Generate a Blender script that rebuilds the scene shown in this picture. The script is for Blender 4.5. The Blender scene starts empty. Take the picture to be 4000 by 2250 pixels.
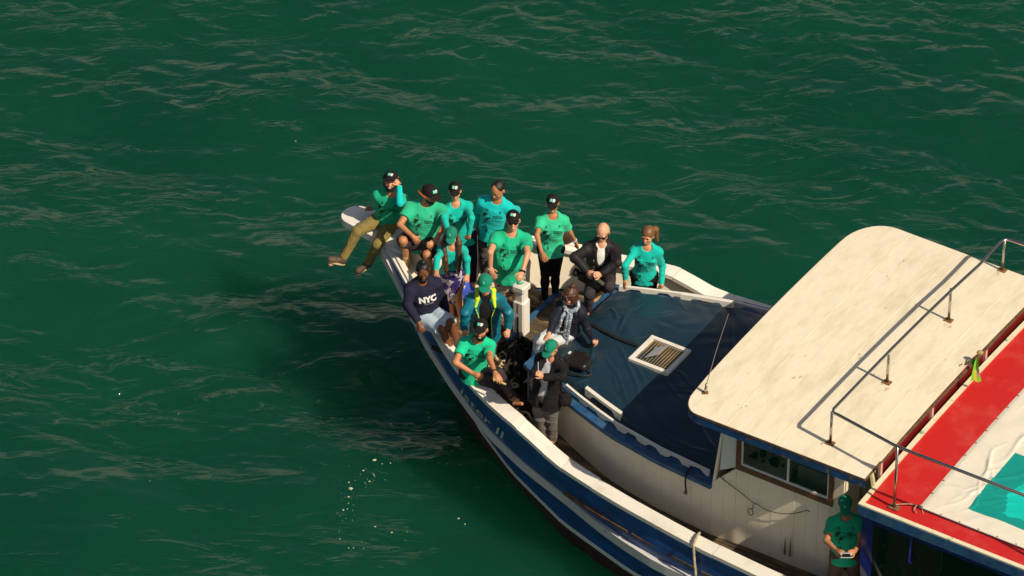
import bpy, bmesh, math, random
import numpy as np
from mathutils import Vector, Matrix
from mathutils.bvhtree import BVHTree
sc = bpy.context.scene
col = sc.collection
R = math.radians
rng = np.random.default_rng(7)
random.seed(7)

# ------------------------------------------------------------------ camera
PITCH = R(37.0); DIST = 57.0; TGT = np.array([0, 0, 2.0]); FPX = 18000.0
FW = np.array([0, math.cos(PITCH), -math.sin(PITCH)]); RT = np.array([1.0, 0, 0]); UPV = np.cross(RT, FW)
CAM = TGT - FW * DIST
cd = bpy.data.cameras.new('camera'); cam = bpy.data.objects.new('camera', cd); col.objects.link(cam)
cam.location = CAM; cam.rotation_euler = (math.pi / 2 - PITCH, 0, 0)
cd.lens = 162.0; cd.sensor_width = 36.0; cd.clip_start = 1.0; cd.clip_end = 6000
sc.camera = cam
# ------------------------------------------------------------------ world and sun
SUN = np.array([0.76, -0.67, 1.0]); SUN /= np.linalg.norm(SUN)
w = bpy.data.worlds.new('World'); sc.world = w; w.use_nodes = True
nt = w.node_tree; bg = nt.nodes['Background']
sky = nt.nodes.new('ShaderNodeTexSky'); sky.sky_type = 'NISHITA'; sky.sun_disc = False
sky.sun_elevation = math.asin(SUN[2]); sky.sun_rotation = math.atan2(SUN[0], SUN[1])
sky.air_density = 1.0; sky.dust_density = 3.0; sky.ozone_density = 1.0
nt.links.new(sky.outputs[0], bg.inputs[0]); bg.inputs[1].default_value = 0.06
# low hazy cloud bank all round the horizon, as the sharp-edged grey glints on the wave backs imply
tc = nt.nodes.new('ShaderNodeTexCoord'); sx = nt.nodes.new('ShaderNodeSeparateXYZ'); nt.links.new(tc.outputs['Generated'], sx.inputs[0])
mpw = nt.nodes.new('ShaderNodeMapping'); mpw.inputs['Scale'].default_value = (1, 1, 3.2); nt.links.new(tc.outputs['Generated'], mpw.inputs[0])
nw = nt.nodes.new('ShaderNodeTexNoise'); nw.inputs['Scale'].default_value = 2.6; nw.inputs['Detail'].default_value = 6; nt.links.new(mpw.outputs[0], nw.inputs[0])
mw = nt.nodes.new('ShaderNodeMath'); mw.operation = 'MULTIPLY_ADD'; mw.inputs[1].default_value = .36; nt.links.new(nw.outputs[0], mw.inputs[0]); mw.inputs[2].default_value = .085
dw = nt.nodes.new('ShaderNodeMath'); dw.operation = 'SUBTRACT'; nt.links.new(mw.outputs[0], dw.inputs[0]); nt.links.new(sx.outputs[2], dw.inputs[1])
rw = nt.nodes.new('ShaderNodeMapRange'); rw.interpolation_type = 'SMOOTHSTEP'; rw.inputs[1].default_value = -.02; rw.inputs[2].default_value = .05; nt.links.new(dw.outputs[0], rw.inputs[0])
bc = nt.nodes.new('ShaderNodeBackground'); bc.inputs[0].default_value = (1.0, .92, .74, 1); bc.inputs[1].default_value = .46
ms = nt.nodes.new('ShaderNodeMixShader'); nt.links.new(rw.outputs[0], ms.inputs[0]); nt.links.new(bg.outputs[0], ms.inputs[1]); nt.links.new(bc.outputs[0], ms.inputs[2])
nt.links.new(ms.outputs[0], nt.nodes['World Output'].inputs[0])
sd = bpy.data.lights.new('sun', 'SUN'); sun = bpy.data.objects.new('sun', sd); col.objects.link(sun)
sd.energy = 5.0; sd.angle = R(0.5); sd.color = (1.0, 0.86, 0.66)
sun.rotation_euler = Vector(SUN).to_track_quat('Z', 'Y').to_euler()
sc.view_settings.view_transform = 'Standard'; sc.view_settings.look = 'None'
sc.view_settings.exposure = 0.0; sc.view_settings.gamma = 1.0

# ------------------------------------------------------------------ frames and measuring helpers
HD = R(-32.8)
UU = np.array([math.cos(HD), math.sin(HD)]); VV = np.array([-math.sin(HD), math.cos(HD)])
def ray(x, y):
    d = FW * FPX + RT * (x - 2000) - UPV * (y - 1125)
    return d / np.linalg.norm(d)
def atz(x, y, z):
    d = ray(x, y); return CAM + d * ((z - CAM[2]) / d[2])
def uvz(x, y, z):
    p = atz(x, y, z); return float(p[:2] @ UU), float(p[:2] @ VV)
def bw(u, v, z):
    q = u * UU + v * VV; return np.array([q[0], q[1], z])

def tag(o, label=None, cat=None, group=None, kind=None):
    if label: o['label'] = label
    if cat: o['category'] = cat
    if group: o['group'] = group
    if kind: o['kind'] = kind
    return o
def empty(name, loc, rz=0.0):
    o = bpy.data.objects.new(name, None); o.empty_display_size = 0.2
    o.location = loc; o.rotation_euler = (0, 0, rz); col.objects.link(o); return o
def link(name, me, parent=None, mats=None):
    o = bpy.data.objects.new(name, me); col.objects.link(o)
    if parent is not None:
        o.parent = parent
    if mats is not None:
        me.materials.clear()
        for m in (mats if isinstance(mats, (list, tuple)) else [mats]): me.materials.append(m)
    return o
def mk(name, V, F, mat, parent=None, smooth=False, mi=None):
    me = bpy.data.meshes.new(name)
    V = np.asarray(V, float)
    me.from_pydata(V.tolist(), [], [list(map(int, f)) for f in F])
    if smooth: me.polygons.foreach_set('use_smooth', [True] * len(me.polygons))
    o = link(name, me, parent, mat)
    if mi is not None: me.polygons.foreach_set('material_index', mi)
    me.update()
    return o
class MB:
    def __init__(s): s.V = []; s.F = []; s.M = []; s.m = 0
    def add(s, V, F):
        n = len(s.V); s.V += [tuple(map(float, v)) for v in V]
        s.F += [tuple(int(i) + n for i in f) for f in F]; s.M += [s.m] * len(F); return s
    def box(s, x0, x1, y0, y1, z0, z1):
        V = [(x0,y0,z0),(x1,y0,z0),(x1,y1,z0),(x0,y1,z0),(x0,y0,z1),(x1,y0,z1),(x1,y1,z1),(x0,y1,z1)]
        return s.add(V, [(0,3,2,1),(4,5,6,7),(0,1,5,4),(1,2,6,5),(2,3,7,6),(3,0,4,7)])
    def bar(s, a, b, wd, ht, up=(0, 0, 1)):
        a = Vector(a); b = Vector(b); d = (b - a).normalized(); u = Vector(up)
        r = d.cross(u).normalized(); u = r.cross(d).normalized()
        V = [p + r * i * wd / 2 + u * j * ht / 2 for p in (a, b) for i, j in ((-1,-1),(1,-1),(1,1),(-1,1))]
        return s.add(V, [(0,1,2,3),(7,6,5,4),(0,4,5,1),(1,5,6,2),(2,6,7,3),(3,7,4,0)])
    def tube(s, pts, r, n=8, caps=True, tw=None):
        pts = [Vector(p) for p in pts]; rr = r if hasattr(r, '__len__') else [r] * len(pts)
        t0 = (pts[1] - pts[0]).normalized(); nrm = t0.orthogonal().normalized(); V = []
        for i, p in enumerate(pts):
            t = (pts[min(i + 1, len(pts) - 1)] - pts[max(i - 1, 0)])
            t = t.normalized() if t.length > 1e-9 else t0
            nrm = (nrm - t * nrm.dot(t)); nrm = nrm.normalized() if nrm.length > 1e-6 else t.orthogonal().normalized()
            bn = t.cross(nrm)
            for k in range(n):
                a = 2 * math.pi * k / n
                q = rr[i] * (1 + (0.17 * math.cos(3 * a + tw * i) if tw else 0))
                V.append(p + nrm * math.cos(a) * q + bn * math.sin(a) * q)
        F = []
        for i in range(len(pts) - 1):
            for k in range(n):
                a = i * n + k; b = i * n + (k + 1) % n; F.append((a, b, b + n, a + n))
        if caps: F += [tuple(range(n))[::-1], tuple(range((len(pts) - 1) * n, len(pts) * n))]
        return s.add(V, F)
    def build(s, name, mat, parent=None, smooth=False):
        return mk(name, s.V, s.F, mat, parent, smooth, s.M)
def spl(pts, n=8):
    """Catmull-Rom through points."""
    P = [np.asarray(p, float) for p in pts]; P = [P[0] * 2 - P[1]] + P + [P[-1] * 2 - P[-2]]; out = []
    for i in range(1, len(P) - 2):
        for k in range(n):
            t = k / n; a, b, c, d = P[i-1], P[i], P[i+1], P[i+2]
            out.append(0.5 * ((2*b) + (c-a)*t + (2*a-5*b+4*c-d)*t*t + (3*b-a-3*c+d)*t**3))
    out.append(P[-2]); return out

# ------------------------------------------------------------------ materials
MC = {}
def mat(name, base, rough=0.6, spec=0.5, metal=0.0, var=0.0, vscale=6.0, dirt=None, dscale=3.0, damt=0.5, dth=0.55,
        bump=0.0, bscale=40.0, stretch=(1, 1, 1), chips=None, cth=0.68, cscale=30.0, sheen=0, sss=0, coat=0, chips2=None, c2th=.7, c2scale=9.):
    if name in MC: return MC[name]
    m = bpy.data.materials.new(name); m.use_nodes = True; t = m.node_tree; b = t.nodes['Principled BSDF']
    b.inputs['Roughness'].default_value = rough; b.inputs['Metallic'].default_value = metal
    b.inputs['Specular IOR Level'].default_value = spec
    if sheen: b.inputs['Sheen Weight'].default_value = sheen
    if coat: b.inputs['Coat Weight'].default_value = coat; b.inputs['Coat Roughness'].default_value = .15
    if sss:
        b.inputs['Subsurface Weight'].default_value = sss; b.inputs['Subsurface Radius'].default_value = (.02, .008, .004)
        b.inputs['Subsurface Scale'].default_value = 1
    co = t.nodes.new('ShaderNodeTexCoord'); mp = t.nodes.new('ShaderNodeMapping'); mp.inputs['Scale'].default_value = stretch
    t.links.new(co.outputs['Object'], mp.inputs[0])
    def noise(s, det=5, rough=.6, off=0):
        n = t.nodes.new('ShaderNodeTexNoise'); n.inputs['Scale'].default_value = s; n.inputs['Detail'].default_value = det
        n.inputs['Roughness'].default_value = rough
        if off:
            m2 = t.nodes.new('ShaderNodeMapping'); m2.inputs['Location'].default_value = (off, off*.7, off*1.3)
            t.links.new(mp.outputs[0], m2.inputs[0]); t.links.new(m2.outputs[0], n.inputs[0])
        else: t.links.new(mp.outputs[0], n.inputs[0])
        return n.outputs[0]
    def ramp(src, lo, hi, a=0., c=1.):
        r = t.nodes.new('ShaderNodeMapRange'); r.inputs[1].default_value = lo; r.inputs[2].default_value = hi
        r.inputs[3].default_value = a; r.inputs[4].default_value = c; t.links.new(src, r.inputs[0]); return r.outputs[0]
    def mix(f, a, c, mode='MIX'):
        x = t.nodes.new('ShaderNodeMix'); x.data_type = 'RGBA'; x.blend_type = mode
        if hasattr(f, 'links'): t.links.new(f, x.inputs[0])
        else: x.inputs[0].default_value = f
        for k, q in ((6, a), (7, c)):
            if hasattr(q, 'links'): t.links.new(q, x.inputs[k])
            else: x.inputs[k].default_value = (*q, 1)
        return x.outputs[2]
    cur = tuple(base)
    if var:
        f = ramp(noise(vscale), .3, .7)
        cur = mix(f, tuple(c * (1 - var) for c in base), tuple(min(1, c * (1 + var)) for c in base))
    if dirt:
        f = ramp(noise(dscale, 8, .65, 3.1), dth, dth + .22, 0, damt); cur = mix(f, cur, dirt)
    if chips:
        f = ramp(noise(cscale, 4, .6, 7.7), cth, cth + .03); cur = mix(f, cur, chips)
    if chips2:
        f = ramp(noise(c2scale, 6, .7, 11.7), c2th, c2th + .04); cur = mix(f, cur, chips2)
    if hasattr(cur, 'links'): t.links.new(cur, b.inputs['Base Color'])
    else: b.inputs['Base Color'].default_value = (*cur, 1)
    if bump:
        bn = t.nodes.new('ShaderNodeBump'); bn.inputs['Strength'].default_value = 1; bn.inputs['Distance'].default_value = bump
        t.links.new(noise(bscale, 6, .6, 1.3), bn.inputs['Height']); t.links.new(bn.outputs[0], b.inputs['Normal'])
    MC[name] = m; return m

white = mat('white_paint', (.74, .71, .64), .45, dirt=(.42, .36, .27), dscale=2.2, damt=.55, dth=.52, bump=.002, bscale=18, chips=(.25, .17, .09), cth=.74, cscale=14)
white_wall = mat('white_wall_paint', (.88, .79, .62), .5, dirt=(.66, .54, .36), dscale=1.5, damt=.45, dth=.5, stretch=(1, 1, .35), bump=.0015, bscale=20)
white_in = mat('white_bulwark_paint', (.84, .77, .62), .5, dirt=(.45, .38, .27), dscale=1.8, damt=.45, dth=.55, bump=.002, bscale=12)
grey_strip = mat('grey_white_rail_paint', (.56, .55, .55), .5, dirt=(.3, .27, .22), dscale=4, damt=.5, chips=(.22, .13, .06), cth=.70, cscale=9, bump=.002, bscale=20)
hull_blue = mat('hull_blue_paint', (.016, .072, .245), .38, var=.35, vscale=3, chips=(.35, .36, .36), cth=.71, cscale=16, stretch=(1, 1, 2.2), dirt=(.03, .06, .10), dscale=3, damt=.5, bump=.003, bscale=9, chips2=(.07, .04, .025), c2th=.73, c2scale=7)
deep_blue = mat('faded_blue_paint', (.016, .080, .20), .5, var=.4, vscale=8, chips=(.32, .36, .38), cth=.69, cscale=25, dirt=(.06, .13, .21), dscale=5, damt=.7, dth=.45, bump=.002)
antifoul = mat('antifouling', (.035, .016, .012), .7, var=.4)
stripe_m = mat('waterline_stripe', (.66, .70, .68), .45, dirt=(.3, .35, .3), dscale=6)
deckwood = mat('deck_wood', (.075, .048, .026), .7, var=.5, vscale=7, stretch=(.5, 2, 1), dirt=(.36, .27, .11), dscale=4.5, damt=.85, dth=.50, bump=.004, bscale=25)
roof_m = mat('roof_paint', (.75, .685, .53), .55, dirt=(.52, .44, .28), dscale=2.8, damt=.50, dth=.48, stretch=(1.9, .55, 1), bump=.002, bscale=14, chips=(.40, .30, .18), cth=.70, cscale=4.5, var=.05, vscale=12)
fascia_m = mat('roof_fascia_blue', (.012, .060, .18), .5, var=.3, chips=(.20, .10, .04), cth=.62, cscale=9, bump=.003)
rot = mat('rotten_wood_edge', (.10, .062, .035), .8, var=.5, vscale=15, bump=.01, bscale=30)
brown = mat('varnished_wood', (.12, .045, .018), .45, var=.35, vscale=12)
tarp_m = mat('blue_vinyl', (.010, .030, .050), .33, .55, var=.18, vscale=2, bump=.0015, bscale=60)
black_m = mat('black_webbing', (.008, .008, .01), .6)
steel = mat('stainless_steel', (.50, .44, .38), .22, metal=1.0, var=.1)
rust = mat('rusty_plate', (.20, .10, .04), .7, var=.4, vscale=30)
red_m = mat('red_roof_paint', (.50, .017, .015), .45, dirt=(.58, .10, .08), dscale=2.6, damt=.45, dth=.50, chips=(.7, .4, .33), cth=.735, cscale=12, bump=.0015)
redwall = mat('dark_red_bounce', (.13, .006, .005), .4, var=.2)  # base colour carries reflected red, darkened for the shade there
cream = mat('cream_border_paint', (.72, .66, .48), .5, chips=(.22, .32, .2), cth=.64, cscale=7, dirt=(.45, .3, .12), dscale=9, damt=.6)
banner_m = mat('white_banner_vinyl', (.72, .68, .58), .42, var=.04, dirt=(.6, .52, .4), dscale=1.2, damt=.4)
teal_m = mat('banner_print_teal', (.005, .27, .24), .42)
turq_m = mat('banner_print_turquoise', (.004, .50, .43), .42)
royal = mat('royal_blue_tarp', (.008, .012, .15), .3, .6, var=.2, bump=.004, bscale=9)
rope_dark = mat('dark_rope', (.022, .018, .013), .9, var=.5, vscale=25)
rope_pale = mat('pale_rope', (.45, .36, .20), .85, var=.35, vscale=25)
rope_mid = mat('grey_rope', (.36, .30, .20), .85, var=.3, vscale=30)
frame_w = mat('white_window_frame', (.7, .7, .68), .35)
interior = mat('cabin_interior_cream', (.42, .36, .19), .6, var=.2, dirt=(.2, .15, .07), damt=.6)
dark_in = mat('dark_interior', (.02, .018, .015), .7, var=.4)

def glass_mat(name, tint, alpha, rough=.05):
    m = bpy.data.materials.new(name); m.use_nodes = True; t = m.node_tree; b = t.nodes['Principled BSDF']
    tr = t.nodes.new('ShaderNodeBsdfTransparent'); tr.inputs[0].default_value = (*tint, 1)
    gl = t.nodes.new('ShaderNodeBsdfGlossy'); gl.inputs['Roughness'].default_value = rough
    mx = t.nodes.new('ShaderNodeMixShader'); mx.inputs[0].default_value = alpha
    t.links.new(tr.outputs[0], mx.inputs[1]); t.links.new(gl.outputs[0], mx.inputs[2])
    t.links.new(mx.outputs[0], t.nodes['Material Output'].inputs[0]); t.nodes.remove(b); return m
glass = glass_mat('window_glass', (.85, .88, .86), .05)
clearpl = glass_mat('clear_plastic_curtain', (.14, .135, .13), .08, .16)

# ------------------------------------------------------------------ water
def water():
    N = 768; L = 18.0
    k = np.fft.fftfreq(N, L / N) * 2 * math.pi
    KX, KY = np.meshgrid(k, k, indexing='ij'); K = np.sqrt(KX**2 + KY**2) + 1e-9
    wd = np.array([-.22, -1.0]); wd /= np.linalg.norm(wd)
    c = (KX * wd[0] + KY * wd[1]) / K
    def field(seed, amp, kp, hi, spread, lowcut=0):
        r = np.random.default_rng(seed)
        g = r.normal(size=(N, N)) + 1j * r.normal(size=(N, N))
        S = K**-3.6 * np.exp(-(kp / K)**2) * np.exp(-(K / hi)**2) * (np.abs(c)**spread + .06)
        S[0, 0] = 0
        H = g * np.sqrt(S)
        h = np.real(np.fft.ifft2(H)); s = amp / h.std()
        dx = np.real(np.fft.ifft2(-1j * KX / K * H)) * s; dy = np.real(np.fft.ifft2(-1j * KY / K * H)) * s
        return h * s, dx, dy
    h1, dx1, dy1 = field(3, .050, 1.5, 9., 4)
    h2, dx2, dy2 = field(11, .021, 4.5, 36., 3)
    # short waves ride on patches only (gusts), as on the photographed sea
    r = np.random.default_rng(5)
    g = r.normal(size=(N, N)) + 1j * r.normal(size=(N, N))
    P = np.real(np.fft.ifft2(g * np.exp(-((KX * 1.9)**2 + (KY * 0.95)**2) / 5.0))); P /= P.std()
    P = 1 / (1 + np.exp(-1.6 * P)) * .85 + .35
    H = h1 + h2 * P; DX = dx1 * 1.0 + dx2 * P * .9; DY = dy1 * 1.0 + dy2 * P * .9
    def axis(lo, hi, step, far):
        a = list(np.arange(lo, hi, step)); s = step; x = hi
        while x < far: a.append(x); s *= 1.35; x += s
        s = step; x = lo - step
        while x > -far: a.insert(0, x); s *= 1.35; x -= s
        return np.array(a)
    X = axis(-7.2, 7.4, .033, 2500); Y = axis(-7.4, 13.3, .033, 2500)
    gx, gy = np.meshgrid(X, Y, indexing='ij')
    fx = (gx / L * N) % N; fy = (gy / L * N) % N
    i0 = np.floor(fx).astype(int) % N; j0 = np.floor(fy).astype(int) % N; a = fx - np.floor(fx); b = fy - np.floor(fy)
    i1 = (i0 + 1) % N; j1 = (j0 + 1) % N
    sm = lambda T: T[i0, j0]*(1-a)*(1-b) + T[i1, j0]*a*(1-b) + T[i0, j1]*(1-a)*b + T[i1, j1]*a*b
    fade = np.clip(1 - (np.maximum(np.abs(gx) - 7, 0) + np.maximum(np.abs(gy - 3) - 11, 0)) / 60, 0, 1)
    V = np.stack([gx + sm(DX) * fade, gy + sm(DY) * fade, sm(H) * fade], -1).reshape(-1, 3)
    nx, ny = len(X), len(Y)
    idx = np.arange(nx * ny).reshape(nx, ny)
    F = np.stack([idx[:-1, :-1], idx[1:, :-1], idx[1:, 1:], idx[:-1, 1:]], -1).reshape(-1, 4)
    me = bpy.data.meshes.new('sea_water'); me.vertices.add(len(V)); me.vertices.foreach_set('co', V.ravel().astype(np.float32))
    me.loops.add(F.size); me.loops.foreach_set('vertex_index', F.ravel().astype(np.int32))
    me.polygons.add(len(F)); me.polygons.foreach_set('loop_start', np.arange(0, F.size, 4, dtype=np.int32))
    me.update(calc_edges=True); me.polygons.foreach_set('use_smooth', np.ones(len(F), bool))
    m = bpy.data.materials.new('sea_water'); m.use_nodes = True; t = m.node_tree; b = t.nodes['Principled BSDF']
    b.inputs['Roughness'].default_value = .04; b.inputs['IOR'].default_value = 1.333
    co = t.nodes.new('ShaderNodeTexCoord')
    n = t.nodes.new('ShaderNodeTexNoise'); n.inputs['Scale'].default_value = .22; n.inputs['Detail'].default_value = 3
    t.links.new(co.outputs['Object'], n.inputs[0])
    mx = t.nodes.new('ShaderNodeMix'); mx.data_type = 'RGBA'
    rr = t.nodes.new('ShaderNodeMapRange'); rr.inputs[1].default_value = .3; rr.inputs[2].default_value = .7
    t.links.new(n.outputs[0], rr.inputs[0]); t.links.new(rr.outputs[0], mx.inputs[0])
    mx.inputs[6].default_value = (.0026, .040, .0245, 1); mx.inputs[7].default_value = (.0040, .055, .0285, 1)
    t.links.new(mx.outputs[2], b.inputs['Base Color'])
    b.subsurface_method = 'BURLEY' if hasattr(b, 'subsurface_method') else None
    b.inputs['Subsurface Weight'].default_value = 1.0; b.inputs['Subsurface Radius'].default_value = (.35, 1.0, .7)
    b.inputs['Subsurface Scale'].default_value = 3.6
    mp = t.nodes.new('ShaderNodeMapping'); mp.inputs['Scale'].default_value = (.55, 1.25, 1); mp.inputs['Rotation'].default_value = (0, 0, R(-12))
    t.links.new(co.outputs['Object'], mp.inputs[0])
    n2 = t.nodes.new('ShaderNodeTexNoise'); n2.noise_type = 'RIDGED_MULTIFRACTAL'; n2.normalize = False
    n2.inputs['Scale'].default_value = 1.5; n2.inputs['Detail'].default_value = 5; n2.inputs['Roughness'].default_value = .58; n2.inputs['Lacunarity'].default_value = 2.1; n2.inputs['Distortion'].default_value = .35
    n2.inputs['Offset'].default_value = .9; n2.inputs['Gain'].default_value = 1.6
    t.links.new(mp.outputs[0], n2.inputs[0])
    n3 = t.nodes.new('ShaderNodeTexNoise'); n3.inputs['Scale'].default_value = .42; n3.inputs['Detail'].default_value = 3; t.links.new(mp.outputs[0], n3.inputs[0])
    r3 = t.nodes.new('ShaderNodeMapRange'); r3.inputs[1].default_value = .38; r3.inputs[2].default_value = .62; r3.inputs[3].default_value = .25; r3.inputs[4].default_value = 1.0; t.links.new(n3.outputs[0], r3.inputs[0])
    m3 = t.nodes.new('ShaderNodeMath'); m3.operation = 'MULTIPLY'; t.links.new(n2.outputs[0], m3.inputs[0]); t.links.new(r3.outputs[0], m3.inputs[1])
    bp = t.nodes.new('ShaderNodeBump'); bp.inputs['Distance'].default_value = .030; bp.inputs['Strength'].default_value = 1
    t.links.new(m3.outputs[0], bp.inputs['Height']); t.links.new(bp.outputs[0], b.inputs['Normal'])
    me.materials.append(m)
    o = bpy.data.objects.new('sea_water', me); col.objects.link(o); tag(o, 'dark green choppy sea water around the boat', kind='structure')
water()
def foam():
    mb = MB(); r = random.Random(4)
    pts = [(1463,1796,26),(1420,1838,16),(1461,1856,10),(1443,1880,14),(1363,1884,12),(1370,1908,32),(1362,1941,14),(1362,1966,8),(1357,1988,8),(1341,1992,14),
           (1465,2057,12),(1530,2080,16),(1328,2105,10),(1362,2140,10),(1381,2140,9),(1420,2141,6),(1791,2025,14),(1817,2047,12),(1525,1809,9),(1493,1812,8),
           (1155,551,10),(1675,1631,14),(1670,1612,9),(1569,1755,12),(585,1878,6),(697,1617,6),(1590,2077,5),(1457,1850,8),(1426,1886,7),(1325,2076,5)]
    for _ in range(34):
        a = r.choice(pts[:16]); pts.append((a[0] + r.gauss(0, 45), a[1] + r.gauss(0, 45), r.uniform(2, 5)))
    for x, y, s in pts:
        c = atz(x, y, .075); n = 9; rad = s / 315 / 2 * .60; V = [c + np.array([0, 0, .01])]
        for k in range(n):
            a = 2 * math.pi * k / n; q = rad * r.uniform(.7, 1.25); V.append(c + np.array([math.cos(a) * q, math.sin(a) * q * .9, 0]))
        mb.add(V, [(0, 1 + k, 1 + (k + 1) % n) for k in range(n)])
    tag(mb.build('sea_foam', mat('foam', (.40, .46, .33), .7)), 'small pale foam flecks floating on the green sea left of the bow', 'foam', kind='stuff')
foam()
# ------------------------------------------------------------------ boat
boat = empty('fishing_boat', (0, 0, 0), HD)
tag(boat, 'old blue and white wooden fishing boat carrying people on its bow deck', 'boat')
GU=[-2.06,-1.77,-1.53,-1.22,-.9,-.44,-.15,.15,.44,.79,1.06,1.3,1.69,1.98,2.54,2.96,3.61,4.26,4.94,6,7.5,9.5]
GB=[.04,.22,.38,.6,.82,1.13,1.32,1.48,1.6,1.74,1.83,1.9,1.96,2.02,2.12,2.18,2.26,2.33,2.38,2.42,2.44,2.40]
ZU=[-3,-2.5,-2,-1.5,-1,-.5,0,.25,.5,.75,1,1.25,1.5,1.75,2,2.25,3,4,6,9.5]
ZZ=[2.26,2.22,2.17,2.11,2.03,1.93,1.82,1.76,1.71,1.68,1.66,1.64,1.56,1.47,1.42,1.40,1.36,1.33,1.33,1.4]
SU=[-2.1,-1.79,-1.5,-1.24,-.64,-.36,-.08,.13,.41,.74,1.27,1.72,2.04,2.52,2.98,3.51,4.3,6,9.5]; SZ=[2.05,1.98,1.89,1.79,1.50,1.37,1.25,1.16,1.05,.98,.88,.79,.76,.75,.74,.73,.72,.72,.78]
SB=[.02,.23,.42,.58,.97,1.10,1.23,1.31,1.42,1.55,1.71,1.79,1.87,2.04,2.17,2.28,2.33,2.42,2.40]
WU=[-.9,-.5,0,.77,1.83,3.0,4,6,9.5]; WB=[.02,.34,.72,1.2,1.69,2.02,2.16,2.3,2.28]
def bg(u): return float(np.interp(u, GU, GB))
def zg(u): return float(np.interp(u, ZU, ZZ))
def zs(u): return float(np.interp(u, SU, SZ))
def bs(u): return float(np.interp(u, SU, SB))
def bwl(u): return float(np.interp(u, WU, WB))
S0 = -2.06
ST = np.concatenate([np.linspace(0, 2.6, 32), np.linspace(2.7, 11.4, 40)])
def row(stem, bf, zf):
    out = []
    for s in ST:
        u = S0 + s + (stem - S0) * max(0, 1 - s / 2.6)
        out.append((u, bf(u), zf(u)))
    out[0] = (out[0][0], 0.03, out[0][2]); return out
rows = [row(-.7, lambda u: bwl(u) * .90 - .02, lambda u: -.55), row(-.90, bwl, lambda u: .16), row(-.92, lambda u: bwl(u) + .005, lambda u: .20),
        row(-.94, lambda u: bwl(u) + .015, lambda u: .275),
        row(-1.42, lambda u: bwl(u) * .5 + bs(u) * .5 - .09, lambda u: .255 + (zs(u) - .255) * .5),
        row(-2.09, bs, zs), row(-2.08, lambda u: bs(u)*.5+bg(u)*.5+.01, lambda u: zs(u) * .55 + zg(u) * .45), row(S0, lambda u: bg(u) - .015, lambda u: zg(u) - .05)]
V = []; F = []; MI = []
for side in (-1, 1):
    o = len(V)
    for r_ in rows: V += [(u, side * b, z) for u, b, z in r_]
    n = len(ST)
    for k in range(len(rows) - 1):
        for i in range(n - 1):
            a = o + k * n + i; q = (a, a + 1, a + 1 + n, a + n)
            F.append(q if side < 0 else q[::-1]); MI.append([1, 1, 2, 0, 0, 0, 0][k])
n = len(ST); o2 = len(rows) * n
for k in range(len(rows) - 1):   # stem and transom strips
    F.append((k * n, (k + 1) * n, o2 + (k + 1) * n, o2 + k * n)); MI.append(0 if k > 2 else 1)
    F.append((k * n + n - 1, o2 + k * n + n - 1, o2 + (k + 1) * n + n - 1, (k + 1) * n + n - 1)); MI.append(0)
mk('hull', V, F, [hull_blue, antifoul, stripe_m], boat, True, MI)
def zdeck(u): return float(np.interp(u, [-1.95, -1.0, 0, 1.5, 2.4, 4, 9.5], [1.45, 1.36, 1.27, 1.12, 1.03, 1.0, 1.0]))
def hba(u, z):
    zz_ = [-.55, .2, .255, .255 + (zs(u) - .255) * .5, zs(u), max(zs(u) + .01, zg(u) - .05)]; m_ = bwl(u) * .5 + bs(u) * .5 - .09
    return max(.005, float(np.interp(z, zz_, [bwl(u) * .90 - .02, bwl(u), bwl(u) + .015, m_, bs(u), bg(u) - .015])))
# inside of the bulwark
for side in (-1, 1):
    V = []; us = np.linspace(-2.0, 9.4, 90)
    for u in us:
        b = max(.01, bg(u) - .10); zb = 1.72 if u < -.99 else zdeck(u) - .04
        V += [(u, side * b, zg(u) - .05), (u, side * max(.005, min(b - .02, hba(u, zb) - .07)), zb)]
    F = [((2*i, 2*i+1, 2*i+3, 2*i+2) if side > 0 else (2*i, 2*i+2, 2*i+3, 2*i+1)) for i in range(len(us) - 1)]
    mk('bulwark', V, F, white_in, boat, True)
def strip(name, us, inner, outer, ztop, th, mat_, parent=boat, side=-1, smooth=False):
    V = []
    for u in us:
        V += [(u, side*inner(u), ztop(u)), (u, side*outer(u), ztop(u)), (u, side*outer(u), ztop(u) - th), (u, side*inner(u), ztop(u) - th)]
    F = []
    for i in range(len(us) - 1):
        for k in range(4):
            a = 4*i + k; b = 4*i + (k + 1) % 4; q = (a, b, b + 4, a + 4); F.append(q if side > 0 else q[::-1])
    e = 4 * (len(us) - 1); F += [(0, 3, 2, 1), (e, e+1, e+2, e+3)] if side > 0 else [(0, 1, 2, 3), (e+3, e+2, e+1, e)]
    return mk(name, V, F, mat_, parent, smooth)
# rub rails (a separate plank over the hull, both sides)
for side in (-1, 1):
    us = np.concatenate([np.linspace(-2.07, 1, 30), np.linspace(1.1, 9.4, 40)])
    strip('rub_rail', us, lambda u: max(0, bs(u) - .03), lambda u: bs(u) + .06, lambda u: zs(u) + .13, .13, grey_strip, side=side)
    us = np.linspace(2.1, 8, 30)
    for a, b in ((2.05, 3.05), (3.12, 4.1), (4.15, 6.0)):
        strip('hull_batten', np.linspace(a, b, 10), lambda u: bg(u) - .02, lambda u: bg(u) + .022, lambda u: zs(u) * .5 + zg(u) * .5 - .02, .035, rot, side=side)
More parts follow.
